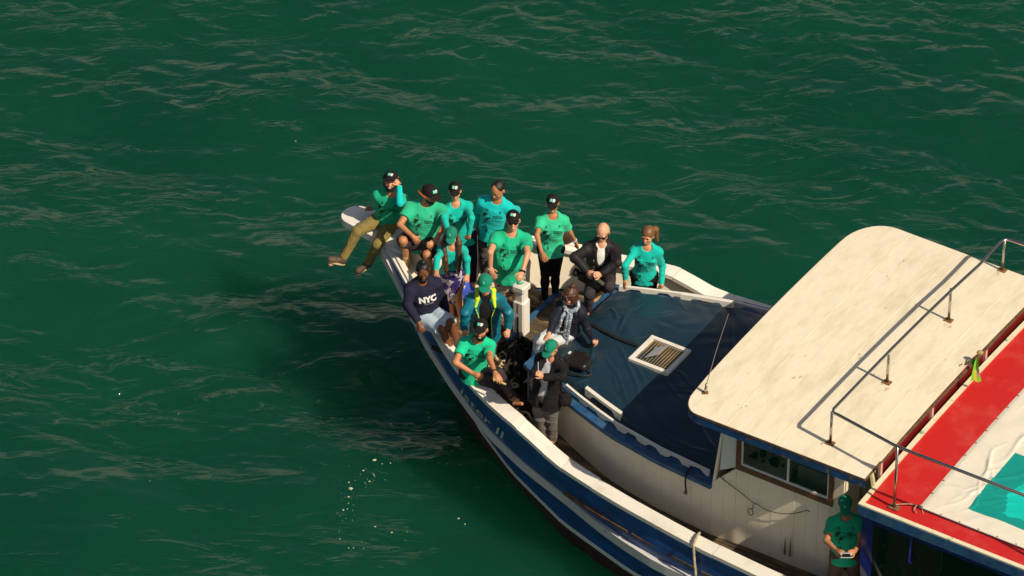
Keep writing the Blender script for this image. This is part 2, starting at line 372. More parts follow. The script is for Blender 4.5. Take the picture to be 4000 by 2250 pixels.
# gunwale planks
seams = [-2.05, -1.62, -.95, .30, 1.30, 2.02, 2.5, 4.3, 6.4, 9.4]
for side in (-1, 1):
    for k, (a, b) in enumerate(zip(seams, seams[1:])):
        us = np.linspace(a + .004, b - .004, 14)
        wdt = [.30, .13, .17, .20, .20, .19, .18, .18, .18][k]
        strip('gunwale_plank', us, lambda u: max(0, bg(u) - wdt), lambda u: bg(u) + .015, lambda u: zg(u) + (.006 if k % 2 else 0), .055, white, side=side)
    # raised moulding on the fore rail
    strip('rail_moulding', np.linspace(-1.5, .1, 20), lambda u: max(0, bg(u) - .075), lambda u: bg(u) - .03, lambda u: zg(u) + .035, .03, white, side=side)
# stem head plank sticking out over the bow
def stemhead():
    V = []; F = []; a = []
    for t in np.linspace(-math.pi / 2, math.pi / 2, 14): a.append((-2.32 - .19 * math.cos(t), .20 * math.sin(t)))
    a = [(-1.45, -.30)] + a + [(-1.45, .30)]
    n = len(a)
    for z in (2.10, 2.20): V += [(x, y, z + (-.04 if x > -2 else 0)) for x, y in a]
    F = [tuple(range(n))[::-1], tuple(range(n, 2 * n))] + [(i, (i+1) % n, n + (i+1) % n, n + i) for i in range(n)]
    mk('stem_head', V, F, white, boat)
stemhead()
# raised forward platform, its step, then the main deck planks
def zdeck(u): return float(np.interp(u, [-1.95, -1.0, 0, 1.5, 2.4, 4, 9.5], [1.45, 1.36, 1.27, 1.12, 1.03, 1.0, 1.0]))
V = []; us = np.linspace(-1.88, -1.12, 12)
for u in us: V += [(u, -max(.004, hba(u, 1.95) - .06), 1.95), (u, max(.004, hba(u, 1.95) - .06), 1.95)]
n = len(V)
V += [(-1.11, -.50, 1.34), (-1.11, .50, 1.34)]
mk('fore_platform', V, [(2*i, 2*i+2, 2*i+3, 2*i+1) for i in range(11)] + [(n-2, n, n+1, n-1)], white_in, boat)
pw = .135
for k in range(-18, 18):
    v0 = k * pw + .004; v1 = v0 + pw - .008; vm = max(abs(v0), abs(v1))
    us = [u for u in np.linspace(-1.0, 9.3, 60) if hba(u, zdeck(u)) - .06 > vm]
    if len(us) < 2: continue
    for a in range(0, len(us) - 1, 59):
        uu = us[a:a + 60]; dz = random.uniform(-.003, .003); V = []
        for u in uu: V += [(u, v0, zdeck(u) + dz), (u, v1, zdeck(u) + dz), (u, v0, zdeck(u) - .03), (u, v1, zdeck(u) - .03)]
        F = []
        for i in range(len(uu) - 1):
            q = 4 * i; F += [(q, q+4, q+5, q+1), (q+2, q, q+4, q+6), (q+1, q+3, q+7, q+5)]
        mk('deck_plank', V, F, deckwood, boat)
MB().box(-1.42, -1.13, -.18, .34, 1.952, 2.12).build('fore_locker', white_in, boat)
# samson post
sp = MB(); cx, cy = uvz(2037, 1112, 2.17); dz0 = zdeck(cx)
def ring(h, z, ch=.02): return [(-h+ch,-h,z),(h-ch,-h,z),(h,-h+ch,z),(h,h-ch,z),(h-ch,h,z),(-h+ch,h,z),(-h,h-ch,z),(-h,-h+ch,z)]
lv = [ring(.082, dz0 - .02), ring(.082, 1.93), ring(.066, 1.95), ring(.066, 2.08), ring(.088, 2.11), ring(.088, 2.17), ring(.07, 2.185)]
Vp = [p for l in lv for p in l]
Fp = [(k*8+i, k*8+(i+1) % 8, (k+1)*8+(i+1) % 8, (k+1)*8+i) for k in range(6) for i in range(8)] + [tuple(range(48, 56))]
o = mk('samson_post', Vp, Fp, white, boat); o.location = (cx, cy, 0)
o2 = MB().box(-.012, .012, -.088, -.082, 1.45, 1.72).build('post_slot', black_m, o); MB().box(-.007, .007, -.085, -.0825, 1.78, 1.93).build('rust_streak', rust, o)

# ---- cabin trunk
TP = [(.84, -.98), (1.3, -1.17), (1.74, -1.34), (2.1, -1.46), (2.4, -1.55), (3.1, -1.67), (3.9, -1.73)]   # port edge of the trunk top
def tv(u): return -float(np.interp(u, [p[0] for p in TP], [p[1] for p in TP]))
TZ = 1.78
def wallrun(pts, z1f, bw_=.145, mat_=white_wall):
    """vertical boards along a plan polyline"""
    P = [Vector((p[0], p[1], 0)) for p in pts]; L = [0]
    for a, b in zip(P, P[1:]): L.append(L[-1] + (b - a).length)
    def at(s): 
        for i in range(len(P) - 1):
            if s <= L[i+1] + 1e-6: return P[i].lerp(P[i+1], (s - L[i]) / (L[i+1] - L[i]))
        return P[-1]
    n = max(1, round(L[-1] / bw_))
    for k in range(n):
        a = at(L[-1] * k / n); b = at(L[-1] * (k + 1) / n); d = (b - a).normalized(); nn = Vector((d.y, -d.x, 0))
        g = .0012; off = nn * random.uniform(-.0015, .002); a2 = a + d * g + off; b2 = b - d * g + off
        zb = zdeck(a.x) - .02; z1a, z1b = z1f(a.x), z1f(b.x)
        V = [(a2.x, a2.y, zb), (b2.x, b2.y, zb), (b2.x, b2.y, z1b), (a2.x, a2.y, z1a)]
        a3 = a2 - nn * .03; b3 = b2 - nn * .03
        V += [(a3.x, a3.y, zb), (b3.x, b3.y, zb), (b3.x, b3.y, z1b), (a3.x, a3.y, z1a)]
        mk('wall_board', V, [(0,1,2,3),(5,4,7,6),(1,5,6,2),(4,0,3,7),(3,2,6,7)], mat_, boat)
wallrun([(p[0], p[1] + .03) for p in TP], lambda u: TZ - .035)
wallrun([(p[0], -p[1] - .03) for p in TP][::-1], lambda u: TZ - .035)
wallrun([(.87, .98), (.87, -.98)], lambda u: TZ - .035, mat_=hull_blue)
# lining so no light leaks between the boards
V = [(u, s * (tv(u) - .07), z) for u in (.95, 1.7, 2.4, 3.85) for s in (-1, 1) for z in (.9, 1.74)]
F = []
for i in range(3):
    q = 4 * i; F += [(q, q+4, q+5, q+1), (q+2, q+3, q+7, q+6)]
F += [(0, 1, 3, 2), (12, 14, 15, 13)]
mk('trunk_lining', V, F, dark_in, boat)
# blue top edge
for side in (-1, 1):
    strip('trunk_edge', np.linspace(.84, 3.9, 26), lambda u: tv(u) - .22, lambda u: tv(u) + .012, lambda u: TZ, .06, deep_blue, side=side)
MB().box(.80, 1.06, -.985, .985, TZ - .062, TZ + .004).build('trunk_front_edge', deep_blue, boat)
for vv in (.62, -.12, -.6):
    MB().box(.775, .80, vv - .17, vv + .17, TZ - .06, TZ + .05).build('front_grab_board', deep_blue, boat)
# low fish-hold coaming before the trunk
cm = MB(); cm.box(.14, .80, -.30, .86, 1.22, 1.43); cm.build('hold_coaming', hull_blue, boat)
MB().box(.10, .17, -.33, .89, 1.432, 1.462).build('coaming_cap', deep_blue, boat)
MB().box(.171, .80, -.28, .84, 1.432, 1.44).build('hold_lid', deckwood, boat)
# white grab rails with arched feet
def grab(u0, u1, vf, z, h, wd, arches, side, name='grab_rail'):
    n = 60; V = []; us = np.linspace(u0, u1, n)
    for u in us:
        t = (u - u0) / (u1 - u0) * arches; fr = abs(t - math.floor(t) - .5) * 2     # 1 at a foot, 0 mid-arch
        if arches == 1: low = z if fr > .72 else z + h * .62 * min(1, (.72 - fr) * 5)
        else: low = z + h * .66 * min(1, max(0, (.62 - fr)) * 4)
        v = vf(u)
        V += [(u, side*(v - wd/2), z + h), (u, side*(v + wd/2), z + h), (u, side*(v + wd/2), low), (u, side*(v - wd/2), low)]
    F = []
    for i in range(n - 1):
        for k in range(4):
            a = 4*i + k; b = 4*i + (k+1) % 4; q = (a, b, b+4, a+4); F.append(q if side > 0 else q[::-1])
    e = 4*(n-1); F += [(0,3,2,1), (e,e+1,e+2,e+3)]
    mk(name, V, F, white, boat)
for side in (-1, 1):
    grab(1.0 if side > 0 else 1.5, 3.8, lambda u: tv(u) - .13, TZ + .001, .085, .035, 8 if side > 0 else 7, side)
    grab(1.78, 2.40, lambda u: tv(u) - .24, TZ + .05, .11, .055, 1, side)
# ---- vinyl cover with creases
def tarpz(u, v):
    wv = tv(u) - .19
    return TZ + .075 + .10 * (1 - (v / wv)**2) * min(1, (u - .9) / .5 + .3)
Z6 = (2050, 1080, 2.634); Z1 = (1250, 640, 2.7867); Z2 = (1700, 680, 2.7867); Z3 = (2050, 740, 2.7867); Z4 = (1550, 980, 2.7867); Z5 = (1700, 1230, 2.634); ZB = (2600, 1500, 1.9325)
def zp(Z, x, y): return Z[0] + x / Z[2], Z[1] + y / Z[2]
creases = [([(1280,200),(1130,330),(1040,410),(990,520),(960,600)],.030,.016),([(1500,350),(1290,430),(1130,440)],.016,.02),([(1080,660),(1190,640),(1300,610)],.030,.014),
    ([(715,700),(690,820),(655,940)],.028,.02),([(940,690),(1010,820),(1090,980),(1160,1130),(1180,1290)],.022,.02),([(1060,880),(1160,960),(1230,1080),(1330,1100)],.02,.018),
    ([(1400,1040),(1500,1150),(1640,1310)],.014,.018),([(560,690),(520,740),(505,790)],.024,.018),([(790,760),(860,900),(950,1000),(1010,1160),(1060,1290)],.02,.018),
    ([(880,330),(930,400),(940,470)],.02,.02),([(1000,200),(900,330),(870,360)],.012,.03),([(1210,960),(1290,1010),(1390,1030)],.012,.016),([(700,460),(850,440),(1000,420)],-.012,.03),
    ([(450,1050),(560,1050),(650,1030)],.022,.016),([(900,1000),(930,1080),(950,1150)],.018,.016),([(1500,960),(1620,1020),(1700,1130)],.014,.02),([(1320,590),(1340,560)],.02,.02),
    ([(760,1120),(900,1190),(990,1290)],.012,.02),([(1590,230),(1650,330)],.012,.012),([(1640,300),(1690,350)],.012,.012),([(1330,420),(1480,500),(1640,560)],-.014,.05),([(1100,200),(1180,260)],.01,.02)]
CR = []
for pl, h, wd in creases:
    P = [uvz(*zp(Z6, *p), 1.92) for p in pl]; CR.append((np.array(P), h, wd))
CR += [(np.array([(3.2,-.9),(3.5,-1.15),(3.75,-1.3)]),.02,.03),(np.array([(3.0,-1.3),(3.4,-1.35),(3.8,-1.3)]),.016,.02),(np.array([(3.0,.2),(3.4,.4),(3.8,.5)]),.015,.03),
       (np.array([(2.7,1.2),(3.0,.9),(3.3,.8)]),.014,.02),(np.array([(2.5,1.1),(2.8,.6),(3.1,.2)]),.014,.02),(np.array([(2.7,-.6),(3.2,-.4),(3.8,-.5)]),.016,.025)]
nu, nv = 160, 140
us = np.linspace(.985, 3.93, nu); ts = np.linspace(-1, 1, nv)
UG, TG = np.meshgrid(us, ts, indexing='ij'); WG = np.array([tv(u) - .19 for u in us])[:, None] * np.ones_like(TG)
VG = TG * WG
ZG = TZ + .075 + .10 * (1 - TG**2) * np.clip((UG - .9) / .5 + .3, 0, 1)
for P, h, wd in CR:
    dmin = np.full(UG.shape, 9.); tt = np.zeros(UG.shape); tot = 0; Ls = [np.linalg.norm(b - a) for a, b in zip(P, P[1:])]; LT = sum(Ls)
    for (a, b), l in zip(zip(P, P[1:]), Ls):
        t = np.clip(((UG - a[0]) * (b[0]-a[0]) + (VG - a[1]) * (b[1]-a[1])) / l**2, 0, 1)
        d = np.hypot(UG - a[0] - t * (b[0]-a[0]), VG - a[1] - t * (b[1]-a[1])); m_ = d < dmin
        dmin = np.where(m_, d, dmin); tt = np.where(m_, (tot + t * l) / LT, tt); tot += l
    ZG += h * np.exp(-(dmin / wd)**2) * np.sin(np.pi * np.clip(tt * .9 + .05, 0, 1))**.6 - h * .35 * np.exp(-(dmin / (wd * 3))**2)
ZG += .008 * np.sin(UG * 5 + 2 * np.sin(VG * 3)) + .006 * np.sin(VG * 7 + 3 * np.sin(UG * 2.2)) + .003 * np.sin(UG * 19 + 4 * np.sin(VG * 6)) 
edge = (1 - np.abs(TG)) * WG; ed2 = np.minimum(UG - .985, 9)
ZG -= .075 * np.exp(-(edge / .035)**2) + .06 * np.exp(-(ed2 / .03)**2)
VV_ = np.stack([UG, VG, ZG], -1).reshape(-1, 3); idx = np.arange(nu * nv).reshape(nu, nv)
FF = np.stack([idx[:-1, :-1], idx[1:, :-1], idx[1:, 1:], idx[:-1, 1:]], -1).reshape(-1, 4)
mk('cabin_cover', VV_, FF, tarp_m, boat, True)
# black lap strap across the cover, hanging strap with buckle
def onT(u, v, dz=.012):
    i = int(np.clip((u - .985) / (3.93 - .985) * (nu - 1), 0, nu - 1)); j = int(np.clip((v / WG[i, 0] + 1) / 2 * (nv - 1), 0, nv - 1)); return (u, v, ZG[i, j] + dz)
a = uvz(2290, 1265, 1.93); b = uvz(2400, 1322, 1.95); c = uvz(2492, 1358, 1.96); mb = MB()
for (p, q) in ((a, b), (b, c)):
    for k in range(6):
        s = [p[0] + (q[0]-p[0]) * (k + e) / 6 for e in (0, 1)]; r_ = [p[1] + (q[1]-p[1]) * (k + e) / 6 for e in (0, 1)]
        mb.bar(onT(s[0], r_[0], .022), onT(s[1], r_[1], .022), .045, .012)
mb.build('cover_strap', black_m, boat)
mb = MB(); p0 = uvz(2700, 1830, TZ + .02); mb.tube([(p0[0], p0[1] , TZ + .06), (p0[0], -tv(p0[0]) - .03, TZ), (p0[0] + .0, -tv(p0[0]) - .035, TZ - .12), (p0[0] + .01, -tv(p0[0]) - .03, TZ - .24)], .011, 6)
mb.build('hanging_strap', black_m, boat)
MB().box(p0[0] - .015, p0[0] + .03, -tv(p0[0]) - .045, -tv(p0[0]) - .02, TZ - .28, TZ - .24).build('strap_buckle', steel, boat)
# hatch
hat = [uvz(2455, 1406, 1.975), uvz(2550, 1311, 1.975), uvz(2695, 1376, 1.975), uvz(2593, 1469, 1.975)]
hu0, hu1, hv0, hv1 = 1.94, 2.50, -.41, .145; hz = 1.985; fw_ = .055
hf = MB(); hf.box(hu0, hu1, hv0, hv0 + fw_, hz - .09, hz); hf.box(hu0, hu1, hv1 - fw_, hv1, hz - .09, hz)
hf.box(hu0, hu0 + fw_, hv0 + fw_ + .001, hv1 - fw_ - .001, hz - .09, hz - .002); hf.box(hu1 - fw_, hu1, hv0 + fw_ + .001, hv1 - fw_ - .001, hz - .09, hz - .002)
hf = hf.build('hatch_frame', white, boat)
MB().box(hu0 + fw_, hu1 - fw_, hv0 + fw_, hv1 - fw_, hz - .086, hz - .08).build('hatch_well', dark_in, hf)
ns = 12
slat_m = mat('hatch_slat_brass', (.26, .18, .08), .5, var=.3)
for k in range(ns):
    x = hu0 + fw_ + (hu1 - hu0 - 2 * fw_) * (k + .5) / ns
    MB().box(x - .0028, x + .0028, hv0 + fw_ + .001, hv1 - fw_ - .001, hz - .05, hz - .018).build('hatch_slat', slat_m, hf)
pA = [(*uvz(*zp(Z6, 1230, 838), z_), z_) for z_ in (hz + .006,)] + [(*uvz(*zp(Z6, 1375, 803), z_), z_) for z_ in (hz + .05,)] + [(*uvz(*zp(Z6, 1490, 702), z_), z_) for z_ in (hz + .07,)] + [(*uvz(*zp(Z6, 1345, 735), z_), z_) for z_ in (hz + .012,)]
MB().add(pA + [(x, y, z + .006) for x, y, z in pA], [(3,2,1,0),(4,5,6,7),(0,1,5,4),(1,2,6,5),(2,3,7,6),(3,0,4,7)]).build('hatch_lid', mat('grey_hatch_lid', (.33, .33, .35), .5), hf)

# ---- wheelhouse
wv = 1.66
whm = white_wall
# lower side walls in boards from the trunk to the door
def whz(u): return float(np.interp(u, [3.88, 4.2, 4.205, 5.6], [TZ, 2.17, 2.13, 2.13]))
for side in (-1, 1):
    pl = [(3.9, -1.70), (4.4, -1.665), (5.62, -wv)]
    if side < 0: wallrun(pl, lambda u: float(np.interp(u, [3.88, 4.2, 5.6], [TZ, 2.13, 2.13])), .15)
    else: wallrun([(x, -y) for x, y in pl][::-1], lambda u: float(np.interp(u, [3.88, 4.2, 5.6], [TZ, 2.13, 2.13])), .15)
    y = side * wv
    def yb(a, b): return (min(a, b), max(a, b))
    # front post, rear post, header
    y0, y1 = yb(y + side * .004, y - side * .05)
    V = [(3.98, y0, 2.0), (4.20, y0, 2.14), (4.20, y0, 3.12), (4.03, y0, 3.12), (3.98, y1, 2.0), (4.20, y1, 2.14), (4.20, y1, 3.12), (4.03, y1, 3.12)]
    mk('wheelhouse_post', V, [(0,1,2,3),(7,6,5,4),(1,5,6,2),(0,3,7,4),(0,4,5,1)], frame_w, boat)
    MB().box(5.50, 5.63, y0, y1, 2.13, 3.12).build('wheelhouse_post', white_wall, boat)
    MB().box(4.201, 5.499, y0, y1, 2.74, 3.12).build('wheelhouse_header', white_wall, boat)
    # window: brown frame, white sliding frames, panes
    f = MB(); ya, yb_ = yb(y + side * .025, y - side * .03)
    f.box(4.2, 5.5, ya, yb_, 2.13, 2.20); f.box(4.2, 5.5, ya, yb_, 2.68, 2.74); f.box(4.2, 4.26, ya, yb_, 2.2, 2.68); f.box(5.44, 5.5, ya, yb_, 2.2, 2.68)
    wf = f.build('window_frame', brown, boat)
    f = MB(); ya, yb_ = yb(y + side * .010, y - side * .01)
    f.box(4.262, 5.438, ya, yb_, 2.202, 2.235); f.box(4.262, 5.438, ya, yb_, 2.655, 2.678); f.box(4.262, 4.285, ya, yb_, 2.235, 2.655); f.box(5.415, 5.438, ya, yb_, 2.235, 2.655)
    f.box(4.88, 4.905, ya - .004, yb_, 2.235, 2.655); f.build('sliding_frame', frame_w, wf)
    for a, b in ((4.285, 4.88), (4.905, 5.415)):
        MB().box(a, b, y - .002, y + .002, 2.235, 2.655).build('window_pane', glass, wf)
for side in (-1, 1): MB().add([(3.88, side*1.70, TZ), (4.21, side*1.665, 2.135), (4.21, side*1.60, 2.135), (3.93, side*1.60, TZ + .02)], [(0, 1, 2, 3), (3, 2, 1, 0)]).build('corner_ledge', white_wall, boat)
# inclined front of the wheelhouse
V = [(3.90, -1.70, TZ), (3.90, 1.70, TZ), (4.02, 1.62, 3.12), (4.02, -1.62, 3.12)]
mk('wheelhouse_front', V + [(x + .03, y, z) for x, y, z in V], [(0,3,2,1),(4,5,6,7),(0,1,5,4),(3,7,6,2),(0,4,7,3),(1,2,6,5)], white_wall, boat)
# dashboard, wheel and clutter seen through the side window
MB().box(4.1, 4.75, -1.5, 1.5, 2.02, 2.10).build('dashboard', mat('dashboard_grey', (.62, .64, .55), .6, var=.25), boat)
mb = MB(); 
for k in range(9): mb.box(4.2 + .06 * k, 4.225 + .06 * k, -1.38 + .05 * (k % 3), -1.35 + .05 * (k % 3), 2.101, 2.125)
for k in range(6):
    x, y_ = 4.25 + random.random() * .4, -1.35 + random.random() * .5; mb.tube([(x, y_, 2.101), (x, y_, 2.16)], .03 + .03 * random.random(), 10)
mb.build('dashboard_controls', black_m, boat)
mb = MB(); mb.tube([(4.85 + .0, -1.0 + .22 * math.cos(a), 2.3 + .22 * math.sin(a)) for a in np.linspace(0, 2 * math.pi, 25)], .015, 6)
for a in np.linspace(0, math.pi, 4)[:-1]: mb.bar((4.85, -1.0 + .24 * math.cos(a), 2.3 + .24 * math.sin(a)), (4.85, -1.0 - .24 * math.cos(a), 2.3 - .24 * math.sin(a)), .02, .02)
mb.build('steering_wheel', brown, boat)
MB().box(4.9, 5.4, -1.45, -.9, 1.5, 2.35).build('chart_table', mat('chart_board', (.22, .22, .18), .6, var=.3), boat)
MB().box(3.95, 5.9, -1.6, 1.6, 1.2, 1.25).build('wheelhouse_floor', dark_in, boat)
# passage behind the wheelhouse: cream boards with an arch brace
for k in range(10):
    MB().box(5.66 + .11 * k, 5.766 + .11 * k, -1.30 + random.uniform(-.002, .002), -1.26, 1.0, 3.1 if 5.766 + .11 * k < 6.05 else 2.66).build('passage_board', interior, boat)
MB().box(5.62, 5.65, -1.65, -1.3, 1.0, 3.1).build('passage_wall', white_wall, boat)
mb = MB(); mb.tube(spl([(5.66, -1.5, 3.02), (5.95, -1.7, 2.98), (6.15, -1.9, 2.72), (6.2, -2.0, 2.4)], 6), .03, 6); mb.build('arch_brace', interior, boat)
# roof
def roofoutline():
    P = [];  w_ = 2.21
    P += [(6.16, -w_ + .02)]
    P += [(3.73 + .22 * (1 - math.cos(a)) , -w_ + .30 * (1 - math.sin(a))) for a in np.linspace(math.pi / 2, 0, 8)]
    P += [(3.72, v) for v in np.linspace(-1.6, 1.5, 9)]
    P += [(3.72 + .42 * (1 - math.cos(a)), w_ - .62 + .62 * math.sin(a)) for a in np.linspace(0, math.pi / 2, 10)][1:]
    P += [(6.18, w_ - .02)]
    return P
RO = roofoutline()
def rz(u, v): return 3.195 + .085 * (1 - (v / 2.21)**2)
bmr = bmesh.new(); vs = [bmr.verts.new((u, v, 0)) for u, v in RO]; fbot = bmr.faces.new(vs)
geom = bmr.faces[:] + bmr.edges[:] + bmr.verts[:]
for v in np.linspace(-2, 2, 17): bmesh.ops.bisect_plane(bmr, geom=bmr.faces[:] + bmr.edges[:] + bmr.verts[:], plane_co=(0, v, 0), plane_no=(0, 1, 0))
me = bpy.data.meshes.new('roof'); bmr.to_mesh(me); bmr.free()
V = [(v.co.x, v.co.y, rz(v.co.x, v.co.y)) for v in me.vertices]; F = [tuple(p.vertices) for p in me.polygons]
nz = me.polygons[0].normal.z
if nz < 0: F = [f[::-1] for f in F]
nV = len(V); V2 = V + [(u, v, z - .03) for u, v, z in V]; F2 = F + [tuple(i + nV for i in f[::-1]) for f in F]
mk('roof', V2, F2, roof_m, boat)
def fascia(name, P, top, h, m_, out=0.0, closed=True, parent=boat, th=.03):
    cx_ = sum(p[0] for p in P) / len(P); cy_ = sum(p[1] for p in P) / len(P); n = len(P); V = []
    for i, (u, v) in enumerate(P):
        a = P[(i - 1) % n] if (closed or i > 0) else P[i]; b = P[(i + 1) % n] if (closed or i < n - 1) else P[i]
        t = Vector((b[0] - a[0], b[1] - a[1])).normalized(); nn = Vector((t.y, -t.x))
        if nn.x * (u - cx_) + nn.y * (v - cy_) < 0: nn = -nn
        z = top(u, v); o_ = (u + nn.x * out, v + nn.y * out); i_ = (u + nn.x * (out - th), v + nn.y * (out - th))
        V += [(*o_, z), (*o_, z - h), (*i_, z - h), (*i_, z)]
    F = []; m = n if closed else n - 1
    for i in range(m):
        j = (i + 1) % n
        for k in range(4): F.append((4*i + k, 4*i + (k+1) % 4, 4*j + (k+1) % 4, 4*j + k))
    o = mk(name, V, F, m_, parent); me = o.data; b = bmesh.new(); b.from_mesh(me); bmesh.ops.recalc_face_normals(b, faces=b.faces[:]); b.to_mesh(me); b.free(); return o
fascia('roof_edge_trim', RO, lambda u, v: rz(u, v) - .004, .028, rot, out=.008)
fascia('roof_fascia', RO[:-1] , lambda u, v: rz(u, v) - .034, .10, fascia_m, out=.003, closed=False)
for uu in (4.34, 4.98, 5.86):
    mb = MB()
    for a, b in zip(np.linspace(-2.19, 2.19, 18), np.linspace(-2.19, 2.19, 18)[1:]): mb.bar((uu, a, rz(uu, a) + .0005), (uu, b, rz(uu, b) + .0005), .018, .003)
    mb.build('roof_seam', roof_m, boat)
stain = mat('rust_stain', (.60, .48, .29), .7, var=.25, vscale=30)
rs = random.Random(9)
for (u, v, q) in [(5.50,-1.93,.06),(5.60,-.68,.08),(5.62,.76,.07),(5.64,2.05,.05),(4.38,-1.80,.035),(4.30,-1.84,.03),(4.62,-1.08,.06),(4.85,.65,.03),(5.05,-.35,.05),(4.10,-1.30,.02),(5.3,.1,.03),(4.55,1.2,.03)]:
    for it_ in range(2):
        cu_, cv_ = u + rs.gauss(0, q * .7), v + rs.gauss(0, q * .5); n_ = 9; V = []
        for k in range(n_): a = 6.283 * k / n_; r_ = q * rs.uniform(.25, .55); x, y = cu_ + math.cos(a) * r_ * .7, cv_ + math.sin(a) * r_ * 1.2; V.append((x, y, rz(x, y) + .0042 + .0012 * it_))
        MB().add(V, [tuple(range(n_))]).build('rust_stain', stain, boat)
# wheelhouse back, reflected red and shade put into its colour, with pale posts
MB().box(6.02, 6.05, -1.62, 2.0, 2.62, 3.16).build('wheelhouse_back', redwall, boat)
for v in (-1.64, -.42, .9, 2.0): MB().box(6.05, 6.085, v - .02, v + .025, 2.7, 3.16).build('back_post', mat('pale_pink_post', (.55, .3, .26), .5), boat)
MB().box(5.66, 6.02, -1.66, -1.62, 2.86, 3.15).build('back_cheek', frame_w, boat)
# railing on the roof and over the red roof
rail = MB(); hR = .455
c1 = (5.52, -1.88, 3.225 + hR); c2 = (5.60, 2.16, 3.20 + hR)
rail.tube([(9.6, -2.04, 3.72), (6.46, -2.03, 3.69), (5.62, -1.895, 3.695), (5.55, -1.885, 3.69), (5.525, -1.83, 3.69)] + [(5.53 + .02 * k, -1.83 + .66 * k, 3.69 + [.0,.035,.055,.06,.05,.02][k]) for k in range(1, 6)] + [(5.60, 2.08, 3.66), (5.63, 2.15, 3.66), (5.70, 2.17, 3.66), (9.6, 2.2, 3.7)], .019, 10)
rl = rail.build('roof_railing', steel, boat, True)
posts = [((5.53, -1.87), 3.68), ((5.56, -.60), 3.735), ((5.59, .84), 3.74), ((5.62, 2.14), 3.655)]
for (u, v), zt in posts:
    zb = rz(u, v); MB().tube([(u, v, zb), (u, v, zt)], .017, 10).build('railing_post', steel, rl, True)
    MB().box(u - .05, u + .05, v - .04, v + .04, zb + .002, zb + .012).build('post_plate', rust, rl)
for v in (-2.04, 2.04):
    for u in (6.48, 8.6):
        zb = 2.81; MB().tube([(u, v, zb), (u - .01, v, 3.69)], .017, 10).build('railing_post', steel, rl, True)
        MB().box(u - .06, u + .06, v - .045, v + .045, zb + .004, zb + .015).build('post_plate', rust, rl)
# red roof
def r2(u, v): return 2.80 + .07 * (1 - (v / 2.2)**2)
V = []; F = []; vs_ = np.linspace(-2.2, 2.2, 15); us_ = [6.10, 9.7]
for u in us_:
    for v in vs_: V.append((u, v, r2(u, v)))
n = len(vs_)
for i in range(n - 1): F.append((i, n + i, n + i + 1, i + 1))
for u in us_:
    for v in vs_: V.append((u, v, r2(u, v) - .03))
for i in range(n - 1): F.append((2*n + i, 2*n + i + 1, 3*n + i + 1, 3*n + i))
mk('red_roof', V, F, red_m, boat)
R2 = [(6.10, v) for v in vs_] ; R2 = [(9.7, -2.2)] + R2 + [(9.7, 2.2)]
bV = []
strip_w = .055
mb = MB()
mb.bar((6.1 + strip_w / 2, -2.2 + strip_w/2, r2(0, -2.2) + .006), (9.7, -2.2 + strip_w/2, r2(0, -2.2) + .006), strip_w, .02)
mb.bar((6.1 + strip_w / 2, 2.2 - strip_w/2, r2(0, 2.2) + .006), (9.7, 2.2 - strip_w/2, r2(0, 2.2) + .006), strip_w, .02)
for a, b in zip(vs_, vs_[1:]):
    mb.bar((6.1 + strip_w / 2, a, r2(0, a) + .008), (6.1 + strip_w / 2, b, r2(0, b) + .008), strip_w, .02)
mb.build('red_roof_border', cream, boat)
fascia('red_roof_fascia', R2, lambda u, v: r2(u, v) - .012, .13, deep_blue, out=.004, closed=False)
# clear curtain hung under the red roof
V = []; cu = np.linspace(6.13, 9.6, 120); cz = np.linspace(2.66, 1.2, 26)
for i, u in enumerate(cu):
    for z in cz:
        k = (2.66 - z); V.append((u, -2.13 + .02 * k * math.sin(u * 9 + 2.5 * math.sin(z * 2.3 + u * 1.7)) + .012 * k * math.sin(u * 23 + z * 14), z))
nz_ = len(cz); F = [(i*nz_+j, i*nz_+j+1, (i+1)*nz_+j+1, (i+1)*nz_+j) for i in range(119) for j in range(nz_ - 1)]
mi = []
for i in range(119):
    for j in range(nz_ - 1): mi.append(1 if (j < 2 or i < 5) else 0)
mk('clear_curtain', V, F, [clearpl, royal], boat, True, mi)
for u in (6.36, 7.7, 9.0): MB().box(u - .04, u + .04, -2.06, -1.98, 1.0, 2.72).build('awning_post', mat('chipped_blue_post', (.02, .07, .14), .5, chips=(.6, .6, .55), cth=.6, cscale=10), boat)
for u, dz in ((6.78, .35), (8.35, .25), (8.5, .22)):
    MB().tube(spl([(u, -2.16, 2.62), (u, -2.18, 2.62 - dz), (u + .035, -2.18, 2.62 - dz - .02)], 5), .014, 6).build('curtain_tie', royal, boat)
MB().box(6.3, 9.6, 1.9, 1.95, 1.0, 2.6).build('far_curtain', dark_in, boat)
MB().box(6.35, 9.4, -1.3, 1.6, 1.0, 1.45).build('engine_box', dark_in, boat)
# rust bleeding at cable holes in the cabin side, wire with a loop
for k, (x, y) in enumerate(((2986, 2215), (3014, 2215), (3040, 2190))):
    u, v = uvz(x, y, 1.3); MB().add([(u - .016, -wv - .036, 1.15), (u + .016, -wv - .036, 1.15), (u + .009, -wv - .036, 1.30), (u + .001, -wv - .036, 1.44 + .1 * (k == 2)), (u - .010, -wv - .036, 1.28)], [(0, 1, 2, 3, 4)]).build('rust_streak', [rust, rust, rope_pale][k], boat)
pts = [(2865,1787,2.05),(2838,1828,1.95),(2900,1885,1.85),(2972,1933,1.75),(2990,1936,1.75),(3040,1950,1.72),(3105,1955,1.76),(3160,1950,1.85),(3205,1936,1.95),(3215,1945,1.95)]
MB().tube(spl([(*uvz(x, y, z)[:1], min(-wv - .045, -tv(min(3.9, uvz(x, y, z)[0])) * 0 - wv - .045), z) for x, y, z in pts], 5), .005, 5).build('loose_wire', black_m, boat)
